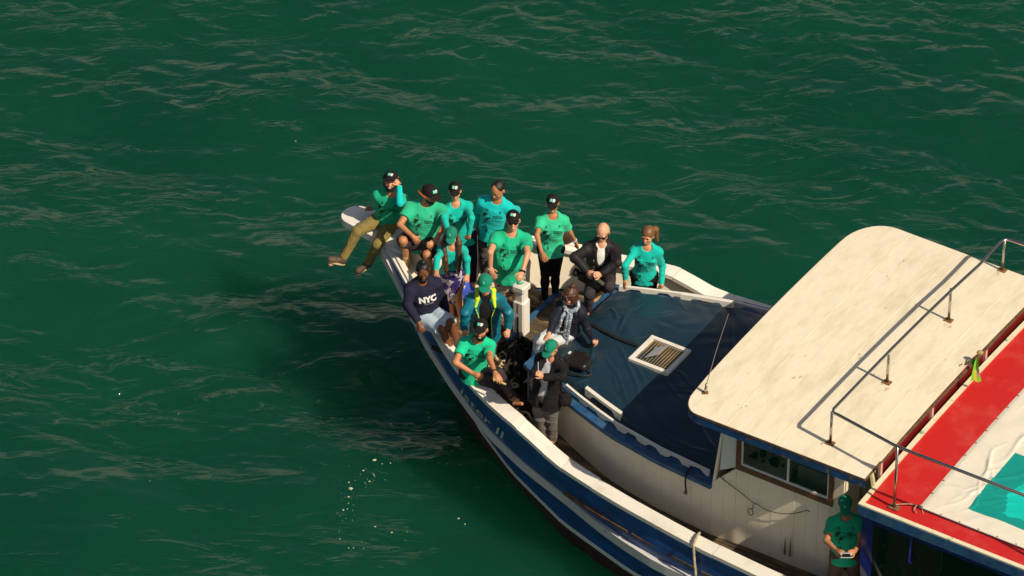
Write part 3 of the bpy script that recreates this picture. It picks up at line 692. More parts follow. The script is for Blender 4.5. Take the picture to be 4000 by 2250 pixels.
u0, _ = uvz(2972, 1940, 1.72); MB().tube([(u0 + .0, -wv - .05, 1.74), (u0, -wv - .05, 1.66)] + [(u0 - .03 + .035 * math.sin(a), -wv - .05, 1.60 + .05 * math.cos(a)) for a in np.linspace(0, 6.2, 14)], .005, 5).build('wire_loop', black_m, boat)
# name on the bow, and the mooring rope turned round the gunwale
def text_mesh(s, size, name='t', shear=0.0, bold=0.0):
    cu = bpy.data.curves.new(name, 'FONT'); cu.body = s; cu.size = size; cu.shear = shear; cu.offset = bold; cu.resolution_u = 3
    ob = bpy.data.objects.new(name, cu); col.objects.link(ob)
    dg = bpy.context.evaluated_depsgraph_get(); me = bpy.data.meshes.new_from_object(ob.evaluated_get(dg))
    V = np.array([v.co[:] for v in me.vertices]).reshape(-1, 3); F = [tuple(p.vertices) for p in me.polygons]
    bpy.data.objects.remove(ob); bpy.data.curves.remove(cu); bpy.data.meshes.remove(me); return V, F
def hull_b(u, z):
    z0, z1 = zs(u), zg(u) - .05; t = min(1, max(0, (z - z0) / (z1 - z0))); return bs(u) * (1 - t) + (bg(u) - .015) * t + .012
tV, tF = text_mesh('ister II', .27, shear=.35, bold=.001)
wT = tV[:, 0].max(); V = []
for x, y, _ in tV:
    u = .12 + x / wT * .90; z = zs(u) * .52 + zg(u) * .48 - .13 + y * 1.0; V.append((u, -hull_b(u, z) - .012, z))
mk('boat_name', V, tF, mat('name_paint', (.5, .58, .52), .5), boat)
mb = MB(); u0 = 4.05; b0 = bg(u0)
mb.tube(spl([(u0 - .1, -b0 + .2, 1.25), (u0 - .06, -b0 + .19, 1.36), (u0 - .04, -b0 + .1, 1.385), (u0, -b0 - .04, 1.37), (u0 + .02, -b0 - .06, 1.2), (u0 + .05, -b0 - .07, 1.0), (u0 + .08, -b0 - .09, .88), (u0 + .2, -b0 - .10, .86), (u0 + .5, -b0 - .10, .80), (u0 + .9, -b0 - .1, .78)], 14), .016, 9, tw=.9)
tag(mb.build('mooring_rope', rope_mid, None, True), 'pale twisted mooring rope turned over the white gunwale near the cabin', 'rope').matrix_world = Matrix.Rotation(HD, 4, 'Z')
# scupper slot in the bow rail
u0 = -.22; MB().box(u0 - .12, u0 + .12, -bg(u0) - .02, -bg(u0) + .0, zg(u0) - .13, zg(u0) - .07).build('fairlead_slot', black_m, boat)
# ------------------------------------------------------------------ implicit bodies -> one continuous surface each
class Field:
    def __init__(s, lo, hi, h):
        s.h = h; s.lo = np.floor(np.array(lo) / h) * h; s.n = np.ceil((np.array(hi) - s.lo) / h).astype(int) + 1
        s.D = np.full(s.n, .2, np.float32)
        s.ax = [(s.lo[i] + np.arange(s.n[i]) * h).astype(np.float32) for i in range(3)]
    def region(s, lo, hi):
        a = np.clip(np.floor((np.asarray(lo) - s.lo) / s.h).astype(int), 0, s.n); b = np.clip(np.ceil((np.asarray(hi) - s.lo) / s.h).astype(int) + 1, 0, s.n)
        sl = tuple(slice(a[i], b[i]) for i in range(3)); X = s.ax[0][sl[0]][:, None, None]; Y = s.ax[1][sl[1]][None, :, None]; Z = s.ax[2][sl[2]][None, None, :]
        return sl, X, Y, Z
    def comb(s, sl, d, k, mode='u'):
        A = s.D[sl]
        if A.size == 0: return
        if mode == 'u':
            if k > 0: hh = np.clip(.5 + .5 * (A - d) / k, 0, 1); s.D[sl] = A * (1 - hh) + d * hh - k * hh * (1 - hh)
            else: s.D[sl] = np.minimum(A, d)
        else:
            d = -d
            if k > 0: hh = np.clip(.5 - .5 * (A - d) / k, 0, 1); s.D[sl] = A * (1 - hh) + d * hh + k * hh * (1 - hh)
            else: s.D[sl] = np.maximum(A, d)
    def cone(s, a, b, r1, r2, k=.02, mode='u', flat=(0, 0)):
        a = np.asarray(a, float); b = np.asarray(b, float); m = max(r1, r2) + k + .03
        sl, X, Y, Z = s.region(np.minimum(a, b) - m, np.maximum(a, b) + m); d = b - a; L2 = max(d @ d, 1e-9); L = math.sqrt(L2)
        t = ((X - a[0]) * d[0] + (Y - a[1]) * d[1] + (Z - a[2]) * d[2]) / L2; tc = np.clip(t, 0, 1)
        q = np.sqrt((X - a[0] - tc * d[0])**2 + (Y - a[1] - tc * d[1])**2 + (Z - a[2] - tc * d[2])**2) - (r1 + (r2 - r1) * tc)
        if flat[0]: q = np.maximum(q, -t * L)
        if flat[1]: q = np.maximum(q, (t - 1) * L)
        s.comb(sl, q, k, mode)
    def ell(s, c, M, r, k=.02, mode='u', cut=None):
        """ellipsoid, M rows = axes, r = radii; cut = (axis, min) keeps only points above min along that axis"""
        c = np.asarray(c, float); M = np.asarray(M, float); r = np.asarray(r, float); m = r.max() + k + .02
        sl, X, Y, Z = s.region(c - m, c + m); X = X - c[0]; Y = Y - c[1]; Z = Z - c[2]
        p = [X * M[i][0] + Y * M[i][1] + Z * M[i][2] for i in range(3)]
        k0 = np.sqrt(sum((p[i] / r[i])**2 for i in range(3))); k1 = np.sqrt(sum((p[i] / r[i]**2)**2 for i in range(3))) + 1e-9
        d = k0 * (k0 - 1) / k1
        d = np.where(k0 < .15, -r.min() * .85, d)
        if cut is not None:
            for ax, v, sg in cut: d = np.maximum(d, sg * (v - p[ax]))
        s.comb(sl, d, k, mode)
    def prof(s, o, M, hs, ws, ds, cs, k=.03, mode='u'):
        """torso-like solid: elliptic sections (half width ws, half depth ds, centre shift cs) at heights hs along M[2]"""
        o = np.asarray(o, float); H0, H1 = hs[0], hs[-1]; m = max(max(ws), max(ds)) + .08
        a = o + M[2] * H0; b = o + M[2] * H1; sl, X, Y, Z = s.region(np.minimum(a, b) - m, np.maximum(a, b) + m); X = X - o[0]; Y = Y - o[1]; Z = Z - o[2]
        x, y, z = [X * M[i][0] + Y * M[i][1] + Z * M[i][2] for i in range(3)]
        def it(v):
            # smooth interpolation
            tt = np.linspace(H0, H1, 60); q = np.interp(tt, hs, v); ker = np.hanning(9); ker /= ker.sum(); q = np.convolve(np.pad(q, 4, mode='edge'), ker, 'valid'); return np.interp(z, tt, q)
        w_ = it(ws); d_ = it(ds); c_ = it(cs); ang = np.sqrt((x / w_)**2 + ((y - c_) / d_)**2)
        d = (ang - 1) * np.minimum(w_, d_) ; d = np.maximum(d, np.maximum(H0 - z, z - H1))
        s.comb(sl, d, k, mode)
    def plane(s, p, n):
        """remove everything on the side n points to"""
        X, Y, Z = s.ax[0][:, None, None], s.ax[1][None, :, None], s.ax[2][None, None, :]
        d = (X - p[0]) * n[0] + (Y - p[1]) * n[1] + (Z - p[2]) * n[2]
        s.D = np.maximum(s.D, d.astype(np.float32))
    def mesh(s):
        D = s.D; D[0] = D[-1] = .1; D[:, 0] = D[:, -1] = .1; D[:, :, 0] = D[:, :, -1] = .1
        S = D < 0; n = D.shape; cell = np.full(n, -1, np.int64); acc = {}
        idx = []; pos = []; quads = []
        st = (n[1] * n[2], n[2], 1)
        for ax in range(3):
            a = [slice(None)] * 3; b = [slice(None)] * 3; a[ax] = slice(0, -1); b[ax] = slice(1, None)
            e = np.argwhere(S[tuple(a)] != S[tuple(b)])
            if len(e) == 0: continue
            i, j, k = e.T; e2 = e.copy(); e2[:, ax] += 1
            d0 = D[i, j, k]; d1 = D[tuple(e2.T)]; t = d0 / (d0 - d1); p = e.astype(float); p[:, ax] += t
            o1, o2 = [(1, 2), (2, 0), (0, 1)][ax]; cells = []
            for s1, s2 in ((0, 0), (-1, 0), (-1, -1), (0, -1)):
                c = e.copy(); c[:, o1] += s1; c[:, o2] += s2; lin = c @ np.array(st); cells.append(lin); idx.append(lin); pos.append(p)
            q = np.stack(cells, 1); inside = d0 < 0; q[~inside] = q[~inside][:, ::-1]; quads.append(q)
        if not quads: return np.zeros((0, 3)), np.zeros((0, 4), int)
        idx = np.concatenate(idx); pos = np.concatenate(pos); uq, inv = np.unique(idx, return_inverse=True); cnt = np.bincount(inv)
        V = np.stack([np.bincount(inv, pos[:, c]) / cnt for c in range(3)], 1); Q = np.searchsorted(uq, np.concatenate(quads))
        return V * s.h + s.lo, Q
def vnormals(V, Q):
    n = np.cross(V[Q[:, 2]] - V[Q[:, 0]], V[Q[:, 3]] - V[Q[:, 1]]); N = np.zeros_like(V)
    for c in range(4):
        for a in range(3): N[:, a] += np.bincount(Q[:, c], n[:, a], len(V))
    return N / (np.linalg.norm(N, axis=1)[:, None] + 1e-12)
def relax(V, Q, it=1, f=.5):
    for _ in range(it):
        A = np.zeros_like(V); C = np.zeros(len(V))
        for a, b in ((0, 1), (1, 2), (2, 3), (3, 0)):
            for i, j in ((a, b), (b, a)):
                for c in range(3): A[:, c] += np.bincount(Q[:, i], V[Q[:, j], c], len(V))
                C += np.bincount(Q[:, i], minlength=len(V))
        V = V * (1 - f) + f * A / np.maximum(C, 1)[:, None]
    return V
def folds(V, Q, amp, freq=24., seed=0, ax=(0, 0, 1.0), ridge=True):
    """cloth folds: warped ridges, mostly lying across the direction ax"""
    r = np.random.default_rng(seed); N = vnormals(V, Q); d = np.zeros(len(V)); ax = np.asarray(ax, float)
    for o in range(4):
        k = r.normal(size=3) * .55 + ax * r.choice([-1, 1]); k = k / np.linalg.norm(k) * freq * (1.0, 1.5, .6, 2.3)[o]
        k2 = r.normal(size=3) * freq * .35; ph = r.uniform(0, 6.28, 2); s_ = np.sin(V @ k + 1.7 * np.sin(V @ k2 + ph[0]) + ph[1])
        d += (np.sign(s_) * np.abs(s_)**1.0 if not ridge else (1 - np.abs(s_))**1.6 - .35) * (1, .6, .9, .35)[o]
    k3 = r.normal(size=3) * 9; d *= .45 + .55 * np.sin(V @ k3 + ph[0])**2
    return V + N * (d * amp)[:, None]
def qmesh(name, V, Q, m, parent, smooth=True):
    V = np.asarray(V)
    me = bpy.data.meshes.new(name); me.vertices.add(len(V)); me.vertices.foreach_set('co', V.ravel().astype(np.float32))
    me.loops.add(Q.size); me.loops.foreach_set('vertex_index', Q.ravel().astype(np.int32)); me.polygons.add(len(Q))
    me.polygons.foreach_set('loop_start', np.arange(0, Q.size, 4, dtype=np.int32)); me.update(calc_edges=True)
    me.polygons.foreach_set('use_smooth', np.full(len(Q), smooth)); return link(name, me, parent, m)
nrm = lambda v: np.asarray(v, float) / (np.linalg.norm(v) + 1e-12)
def place(par, px, L, br):
    """joint on the sight line of a picture point at bone length L from its parent; br n = nearer the camera, f = farther"""
    d = ray(*px); m = CAM - par; b = m @ d; c = m @ m - L * L; disc = b * b - c
    t = -b + (0 if disc < 0 else (math.sqrt(disc) if br == 'f' else -math.sqrt(disc))); p = CAM + d * t
    if disc < 0: p = par + nrm(p - par) * L
    return p

SK = {}
def skin(name, c):
    if name not in SK: SK[name] = mat('skin_' + name, c, .5, .45, var=.08, vscale=18, sss=.12)
    return SK[name]
skl = skin('light', (.60, .29, .165)); skt = skin('tan', (.46, .205, .095)); skb = skin('brown', (.20, .075, .035)); skp = skin('pale', (.66, .34, .21)); skd = skin('deep', (.17, .062, .03))
def cloth(name, c, rough=.85, **k): return mat(name, c, rough, .25, var=k.pop('var', .06), vscale=k.pop('vscale', 10), sheen=(0 if sum(c) < .15 else .08), bump=.007, bscale=11, **k)
green_t = cloth('green_tee_cotton', (.008, .43, .23)); green_a = cloth('washed_green_tee_cotton', (.022, .42, .23)); green_b = cloth('bright_green_tee_cotton', (.006, .50, .27)); teal_t = cloth('teal_shirt_cotton', (.002, .46, .39)); cyan_t = cloth('cyan_shirt_cotton', (.003, .50, .50)); mint_t = cloth('mint_tee_cotton', (.03, .50, .27))
navy_c = cloth('navy_fleece', (.012, .012, .035)); black_c = cloth('black_fabric', (.008, .007, .009)); khaki_c = cloth('olive_khaki_cotton', (.20, .155, .045), var=.2)
char_c = cloth('charcoal_trousers', (.035, .028, .032)); grey_c = cloth('grey_marl_cotton', (.12, .105, .095), var=.25, vscale=14); jean_c = cloth('light_jeans', (.50, .54, .56)); dkjean = cloth('dark_jeans', (.035, .045, .07), var=.3)
greyjean = cloth('grey_washed_jeans', (.075, .073, .07), var=.5, vscale=9); palebl = cloth('pale_blue_shorts', (.50, .62, .74)); brown_c = cloth('brown_trousers', (.11, .07, .05)); whitec = cloth('white_cotton', (.75, .74, .72))
lilac = cloth('pale_lilac_shirt', (.50, .50, .56)); jack_t = mat('teal_blue_shell_jacket', (.004, .14, .21), .45, .4, var=.12, vscale=9); lime = mat('lime_lining', (.50, .68, .01), .6); jack_b = cloth('black_shell_jacket', (.012, .011, .012), .6); jack_n = cloth('navy_quilted_jacket', (.012, .014, .028), .55)
capb = cloth('black_cap_fabric', (.009, .009, .009)); capg = cloth('green_cap_fabric', (.003, .20, .125)); hair_b = mat('black_hair', (.008, .006, .005), .55, var=.4, vscale=60, stretch=(3, 3, .4)); hair_br = mat('brown_hair', (.060, .022, .010), .5, var=.6, vscale=70, stretch=(3, 3, .3))
hair_lb = mat('light_brown_hair', (.17, .075, .028), .5, var=.5, vscale=70, stretch=(3, 3, .3)); hair_g = mat('grey_hair', (.22, .21, .19), .7, var=.3, vscale=60); hair_o = mat('ombre_long_hair', (.075, .035, .014), .5, var=.7, vscale=50, stretch=(4, 4, .3))
boot_t = mat('tan_suede', (.42, .26, .12), .85, var=.2); boot_b = mat('worn_brown_leather', (.07, .045, .03), .7, var=.5); sole_m = mat('shoe_sole', (.38, .30, .17), .8, var=.2)
printm = mat('dark_green_print', (.006, .045, .035), .7); printg = mat('shirt_print_black', (.008, .012, .010), .7); print_s = mat('shirt_small_print', (.004, .10, .075), .7); whitep = mat('white_print', (.75, .75, .72), .6); mintp = mat('mint_print', (.12, .62, .46), .6)
lens_m = mat('sunglass_lens', (.006, .004, .004), .12, .6); teeth_m = mat('teeth', (.75, .70, .62), .4); lip_m = mat('lips', (.40, .13, .09), .5); eye_m = mat('dark_eye', (.012, .008, .006), .3)
purple = mat('purple_sarong_cotton', (.030, .014, .155), .85, chips=(.50, .47, .50), cth=.52, cscale=10, var=.1)

SHARK = [(-.5,.02),(-.36,.10),(-.16,.15),(-.06,.17),(.0,.36),(.06,.17),(.24,.11),(.38,.05),(.50,.22),(.47,.0),(.50,-.14),(.38,-.03),(.2,-.07),(.05,-.12),(-.02,-.30),(-.14,-.12),(-.34,-.07)]
def poly2d(P, ang=0, s=1, o=(0, 0)):
    c, q = math.cos(ang), math.sin(ang); return [((x*c - y*q) * s + o[0], (x*q + y*c) * s + o[1]) for x, y in P]
TXT = {}
def txt(s, size, bold=0.0):
    if (s, size) not in TXT: TXT[(s, size)] = text_mesh(s, size, bold=bold)
    return TXT[(s, size)]
def project(name, V2, F2, org, M, bvh, m, parent, off=.004):
    """flat print laid on cloth: M rows = right, forward, up"""
    V = []
    last = .12
    for x, y in V2:
        p = org + M[0] * x + M[2] * y; hit = bvh.ray_cast(Vector(p + M[1] * .6), Vector(-M[1]), .9)
        if hit[0] is not None: q = np.array(hit[0]); last = (q - p) @ M[1]; V.append(q + M[1] * off)
        else: V.append(p + M[1] * (last + off))
    if len(V) == 0: return
    return mk(name, V, F2, m, parent)
def subdiv2(V2, F2, mx=.02):
    """fan polygons cut fine enough to follow the cloth"""
    b = bmesh.new(); vs = [b.verts.new((x, y, 0)) for x, y in V2]
    for f in F2:
        try: b.faces.new([vs[i] for i in f])
        except ValueError: pass
    bmesh.ops.triangulate(b, faces=b.faces[:])
    for _ in range(3):
        e = [e for e in b.edges if e.calc_length() > mx]
        if not e: break
        bmesh.ops.subdivide_edges(b, edges=e, cuts=1); bmesh.ops.triangulate(b, faces=[f for f in b.faces if len(f.verts) > 3])
    b.verts.index_update(); V = [(v.co.x, v.co.y) for v in b.verts]; F = [tuple(v.index for v in f.verts) for f in b.faces]; b.free(); return V, F
def ico(mb, c, r, M=np.eye(3), n=8, m=6):
    V = []; c = np.asarray(c)
    for i in range(m + 1):
        a = math.pi * i / m
        for j in range(n):
            b = 2 * math.pi * j / n; l = np.array([math.sin(a) * math.cos(b) * r[0], math.sin(a) * math.sin(b) * r[1], math.cos(a) * r[2]]); V.append(c + l @ M)
    F = [(i*n+j, (i+1)*n+j, (i+1)*n+(j+1) % n, i*n+(j+1) % n) for i in range(m) for j in range(n)]
    mb.add(V, F); return mb
def yawv(deg): a = R(deg); return np.array([math.sin(a), -math.cos(a), 0.0])   # 0 = towards the camera, + = to the picture's right

def person(label, Z, H, pelvis, pz, neck, head, yaw, hyaw, hpitch, arms, legs, top='tee', topm=None, bottom='pants', botm=None, skinm=skt, fat=1.0, female=False, nbr='n',
           cap=None, hair=None, hairm=None, glasses=False, beard=None, smile=False, feet='bare', feetm=None, prints=True, inner=None, hem=.13, roll=0, curl=(.5, .5), group=None, jopen=.06, jl=(.24, .46), belly=0., sleeve=.62, printm_=None):
    s = H / 1.75; up0 = np.array([0, 0, 1.0]); J = {}
    P = lambda q: zp(q[2] if len(q) > 2 else Z, q[0], q[1])
    J['pel'] = atz(*P(pelvis), pz); J['neck'] = place(J['pel'], P(neck), .50 * s, nbr)
    spine = nrm(J['neck'] - J['pel']); fwd = yawv(yaw); right = nrm(np.cross(spine, fwd)) * -1     # towards the picture's left = own right side when facing us
    left = -right; fwd = nrm(np.cross(spine, right)); 
    if fwd @ yawv(yaw) < 0: fwd = -fwd
    M = np.stack([left, fwd, spine])          # x = picture right for a person facing us
    hw = (.142 if female else .158) * s * (1 + (fat - 1) * .5); hh = .088 * s
    J['head'] = place(J['neck'], P(head), .185 * s, 'n')
    for sd_, sg in (('R', -1), ('L', 1)):
        J['sh' + sd_] = J['neck'] + left * sg * hw - spine * .078 * s
        J['hip' + sd_] = J['pel'] + left * sg * hh - spine * .0
    for sd_, (e, eb, wr, wb, tp, tb) in zip('RL', arms):
        J['el' + sd_] = place(J['sh' + sd_], P(e), .285 * s, eb); J['wr' + sd_] = place(J['el' + sd_], P(wr), .25 * s, wb); J['ht' + sd_] = place(J['wr' + sd_], P(tp), .15 * s, tb)
    for sd_, (k_, kb, an, ab, to, tb) in zip('RL', legs):
        J['kn' + sd_] = place(J['hip' + sd_], P(k_), .43 * s, kb); J['an' + sd_] = place(J['kn' + sd_], P(an), .41 * s, ab); J['to' + sd_] = place(J['an' + sd_] - up0 * .035, P(to), .17 * s, tb)
    # head frame
    hf = yawv(hyaw) * math.cos(R(hpitch)) - up0 * math.sin(R(hpitch)); hl = nrm(np.cross(up0, hf)) ; hu = nrm(np.cross(hf, hl))
    if hu[2] < 0: hu = -hu
    if hl @ np.array([1., 0, 0]) * hf @ np.array([0, -1., 0]) < 0 and abs(hyaw) < 80: hl = -hl
    HM = np.stack([hl, hf, hu]); hc = J['head']
    base = np.array([J['pel'][0], J['pel'][1], min(J['anL'][2], J['anR'][2]) - .06])
    root = empty('person', base); tag(root, label, 'person', group)
    def fin(name, fld, m, amp=0, freq=24, rel=1, ax=(0, 0, 1), seed=None, ridge=True):
        V, Q = fld.mesh()
        if len(V) == 0: return None, None
        V = relax(V, Q, rel, .5)
        if amp: V = folds(V, Q, amp, freq, seed if seed is not None else int(abs(base[0]) * 1000) % 997, ax, ridge)
        o = qmesh(name, V - base, Q, m, root); return o, (V, Q)
    allp = np.array(list(J.values())); lo = allp.min(0) - .24; hi = allp.max(0) + .24
    fx = fat
    # ---- body
    B = Field(lo, hi, .0090)
    tH = np.linalg.norm(J['neck'] - J['pel'])
    hs = [-.10*s, .02*s, .16*s, .30*s, .42*s, tH + .0]
    if female: ws = [.10, .165, .125, .135, .145, .05]; ds = [.08, .115, .09, .115, .10, .045]; cs = [0, -.01, 0, .015, .0, -.01]
    else: ws = [.10, .150, .145, .160, .165, .055]; ds = [.08, .11, .105, .115, .10, .05]; cs = [0, 0, 0, .01, .0, -.01]
    ws = [a * s * fx for a in ws]; ds = [a * s * fx for a in ds]; ds[2] += belly; ds[1] += belly * .5; cs[2] += belly * .7
    B.prof(J['pel'], M, hs, [a * .91 for a in ws], [a * .90 for a in ds], cs, .03)
    for d_ in 'RL': B.cone(J['neck'] + spine * .015 - fwd * .012, J['sh' + d_], .045 * s, .046 * s, .04)
    B.cone(J['shR'], J['shL'], .046 * s, .046 * s, .05)
    B.cone(J['neck'] - spine * .03, hc - hu * .055 - hf * .02, .056 * s * (.85 if female else 1), .050 * s * (.85 if female else 1), .03)
    for d_ in 'RL':
        B.cone(J['sh' + d_], J['el' + d_], .050 * s * (fx * .5 + .5) * (.85 if female else 1), .037 * s * (.88 if female else 1), .035)
        B.cone(J['el' + d_], J['wr' + d_], .040 * s * (.85 if female else 1), .025 * s * (.88 if female else 1), .015)
        B.cone(J['hip' + d_] - spine * .03, J['kn' + d_], .085 * s * fx, .055 * s, .03); B.cone(J['kn' + d_], J['an' + d_], .055 * s, .036 * s, .01)
        mid = J['kn' + d_] * .68 + J['an' + d_] * .32; B.ell(mid - fwd * .012, np.eye(3), (.05*s,.05*s,.08*s), .03)
        an, to = J['an' + d_], J['to' + d_]; B.cone(an - up0 * .01, an - up0 * .035 + nrm(an - to) * .03, .036 * s, .03 * s, .02); B.cone(an - up0 * .03, to, .034 * s, .024 * s, .025)
        # hand: palm, four fingers of different length, thumb
        wr, ht = J['wr' + d_], J['ht' + d_]; hd = nrm(ht - wr); toC = nrm(J['pel'] + fwd * .05 - wr); pn = nrm(toC - hd * (toC @ hd)); lat = nrm(np.cross(hd, pn)); cu = curl[0 if d_ == 'R' else 1]
        B.cone(wr, wr + hd * .05 * s, .026 * s, .028 * s, .02); pc = wr + hd * .055 * s
        B.ell(pc, np.stack([lat, hd, pn]), (.042 * s, .05 * s, .017 * s), .012)
        for f_, (o_, l_) in enumerate(((-.032, .058), (-.011, .070), (.010, .074), (.031, .064))):
            b0 = wr + hd * (.09 - abs(o_) * .25) * s + lat * o_ * s; d1 = nrm(hd * math.cos(cu * .7) + pn * math.sin(cu * .7) + lat * o_ * 2.2); b1 = b0 + d1 * l_ * .55 * s
            d2 = nrm(hd * math.cos(cu * 1.9) + pn * math.sin(cu * 1.9) + lat * o_ * 1.2); b2 = b1 + d2 * l_ * .5 * s; B.cone(b0, b1, .0098 * s, .009 * s, .004); B.cone(b1, b2, .009 * s, .0075 * s, .003)
        fs = nrm(J['head'] - wr); tl = lat if (lat @ hf) > 0 else -lat
        t0 = wr + hd * .025 * s + tl * .026 * s; t1 = t0 + nrm(hd * .7 + tl * .6 + pn * .3) * .045 * s; t2 = t1 + nrm(hd * .9 + tl * .15 + pn * .5) * .035 * s; B.cone(t0, t1, .012 * s, .0105 * s, .01); B.cone(t1, t2, .0105 * s, .009 * s, .004)
    hs_ = s * (.98 if female else 1.04)
    B.ell(hc + hu * .022 - hf * .010, HM, (.074 * hs_, .094 * hs_, .092 * hs_), .02); B.ell(hc - hu * .045 * hs_ + hf * .022 * hs_, HM, (.056 * hs_, .060 * hs_, .068 * hs_), .03)
    B.ell(hc - hu * .092 * hs_ + hf * .055 * hs_, HM, (.026 * hs_, .022 * hs_, .020 * hs_), .025)                          # chin
    B.cone(hc + hu * .012 + hf * .078 * hs_, hc - hu * .024 + hf * .102 * hs_, .009, .0135, .010)                               # nose
    B.ell(hc - hu * .024 + hf * .094 * hs_, HM, (.019, .012, .010), .008)
    for sg in (-1, 1):
        B.ell(hc + hu * .004 + hf * .083 * hs_ + hl * sg * .033, HM, (.018, .013, .012), .010, 'd')                             # eye hollow
        B.ell(hc + hu * .024 + hf * .076 * hs_ + hl * sg * .030, HM, (.026, .014, .008), .012)                                 # brow
        B.ell(hc - hu * .026 + hf * .060 * hs_ + hl * sg * .038, HM, (.022, .020, .018), .02)                                  # cheek
        B.ell(hc - hu * .008 - hf * .008 + hl * sg * .078 * hs_, HM, (.009, .021, .033), .006)                                 # ear
    B.ell(hc - hu * .056 + hf * .080 * hs_, HM, (.026, .012, .0065), .006); B.ell(hc - hu * .067 + hf * .078 * hs_, HM, (.022, .013, .007), .006)
    fin('body', B, skinm, rel=1)
    # ---- face pieces
    def bit(name, parts, m):
        mb = MB()
        for c, r in parts: ico(mb, c - base, r, HM)
        return mb.build(name, m, root, True)
    for sg in (-1, 1):
        if not glasses: bit('eye', [(hc + hu * .004 + hf * .078 * hs_ + hl * sg * .031, (.0105, .005, .0036))], eye_m)
        bit('eyebrow', [(hc + hu * .026 + hf * .0865 * hs_ + hl * sg * .030, (.018, .004, .0030))], hairm or hair_b)
    mth = bit('mouth', [(hc - hu * .0555 + hf * .0895 * hs_, (.025, .007, .0050)), (hc - hu * .0665 + hf * .088 * hs_, (.021, .007, .0060))], lip_m)
    if smile:
        mb = MB(); ico(mb, hc - hu * .0605 + hf * .0925 * hs_ - base, (.019, .005, .0045), HM); mb.build('teeth', teeth_m, root, True)
    if glasses:
        mb = MB()
        for sg in (-1, 1): ico(mb, hc + hu * .004 + hf * .0945 * hs_ + hl * sg * .033 - base, (.029, .008, .021), HM)
        for sg in (-1, 1): mb.bar(hc + hu * .012 + hf * .090 * hs_ + hl * sg * .058 - base, hc + hu * .010 - hf * .005 + hl * sg * .083 * hs_ - base, .006, .008)
        mb.bar(hc + hu * .012 + hf * .102 * hs_ - hl * .02 - base, hc + hu * .012 + hf * .102 * hs_ + hl * .02 - base, .006, .006); mb.build('sunglasses', lens_m, root, True)
    hlo, hhi = hc - .42, hc + .27
    if beard:
        G = Field(hc - .2, hc + .2, .006)
        G.ell(hc - hu * .060 * hs_ + hf * .030 * hs_, HM, (.066 * hs_, .066 * hs_, (.062 if beard == 'full' else .055) * hs_), .02, cut=[(2, -.06, 1)]); G.ell(hc - hu * .105 * hs_ + hf * (.078 if beard == 'full' else .055) * hs_, HM, ((.046, .046, .050) if beard == 'full' else (.040, .034, .018)), .02)
        G.ell(hc - hu * .025 * hs_ + hf * .085 * hs_, HM, (.040, .040, .022), .01, 'd'); G.ell(hc - hu * .060 + hf * .100, HM, (.024, .022, .011), .004, 'd')
        for sg in (-1, 1): G.ell(hc - hu * .018 + hf * .080 + hl * sg * .035, HM, (.030, .040, .028), .01, 'd')
        ob_ = fin('beard', G, hair_b, 0)

    # ---- hair
    if hair:
        G = Field(hlo, hhi, .0075); T_ = HM
        if hair == 'short': G.ell(hc + hu * .030 - hf * .018, HM, (.078 * hs_, .094 * hs_, .088 * hs_), .01); G.ell(hc - hu * .045 + hf * .085, HM, (.11, .11, .098), .012, 'd')
        elif hair == 'bald': G.ell(hc + hu * .004 - hf * .022, HM, (.083 * hs_, .090 * hs_, .070 * hs_), .01); G.ell(hc + hu * .10 + hf * .03, HM, (.13, .17, .085), .01, 'd'); G.ell(hc + hf * .10, HM, (.12, .105, .13), .01, 'd')
        elif hair == 'bun':
            G.ell(hc + hu * .030 - hf * .018, HM, (.079 * hs_, .096 * hs_, .090 * hs_), .01); G.ell(hc - hu * .045 + hf * .085, HM, (.10, .11, .098), .012, 'd'); G.ell(hc + hu * .135 - hf * .035, HM, (.034, .036, .032), .02)
        elif hair == 'updo':
            G.ell(hc + hu * .028 - hf * .016, HM, (.092, .106, .100), .01); G.ell(hc - hu * .040 + hf * .100, HM, (.085, .10, .088), .012, 'd'); G.ell(hc - hu * .05 - hf * .02, HM, (.088, .085, .075), .03)
            G.ell(hc + hu * .115 - hf * .075, HM, (.038, .036, .036), .015); G.ell(hc + hu * .135 - hf * .05 + hl * .02, HM, (.022, .02, .02), .01); G.ell(hc - hu * .050 + hf * .105, HM, (.075, .10, .088), .012, 'd')
            for q in range(5): G.ell(hc + hu * .058 + hf * .080 + hl * (q - 2) * .022, HM, (.014, .016, .030), .006)
        elif hair in ('ponytail',):
            G.ell(hc + hu * .030 - hf * .018, HM, (.082, .100, .094), .01); G.ell(hc - hu * .050 + hf * .090, HM, (.098, .105, .098), .012, 'd')
            a = hc - hf * .10 + hu * .03; b = a - hf * .05 - up0 * .06 + np.array([.04, 0, 0]); c = b - up0 * .17 + np.array([.025, 0, 0]); G.cone(a, b, .028, .042, .02); G.cone(b, c, .042, .02, .02)
        elif hair == 'pigtails':
            G.ell(hc + hu * .020 - hf * .022, HM, (.084, .092, .090), .01); G.ell(hc - hu * .050 + hf * .090, HM, (.088, .105, .098), .012, 'd')
            for sg in (-1, 1):
                p = [hc + hl * sg * .080 - hf * .02 - hu * .02, hc + hl * sg * .098 - up0 * .09 + fwd * .03, J['neck'] + left * sg * .085 + fwd * .125 - spine * .10, J['neck'] + left * sg * .080 + fwd * .150 - spine * .24, J['neck'] + left * sg * .075 + fwd * .150 - spine * .37]
                for a, b, r1, r2 in zip(p, p[1:], (.02, .034, .033, .028), (.034, .033, .028, .010)): G2 = G
                GG = Field(np.minimum.reduce(p) - .08, np.maximum.reduce(p) + .08, .007)
                for a, b, r1, r2 in zip(p, p[1:], (.02, .034, .033, .028), (.034, .033, .028, .010)): GG.cone(a, b, r1, r2, .02)
                fin('hair_tail', GG, hairm or hair_b, .004, 70, ax=(1, 0, .0))
        elif hair == 'curls':
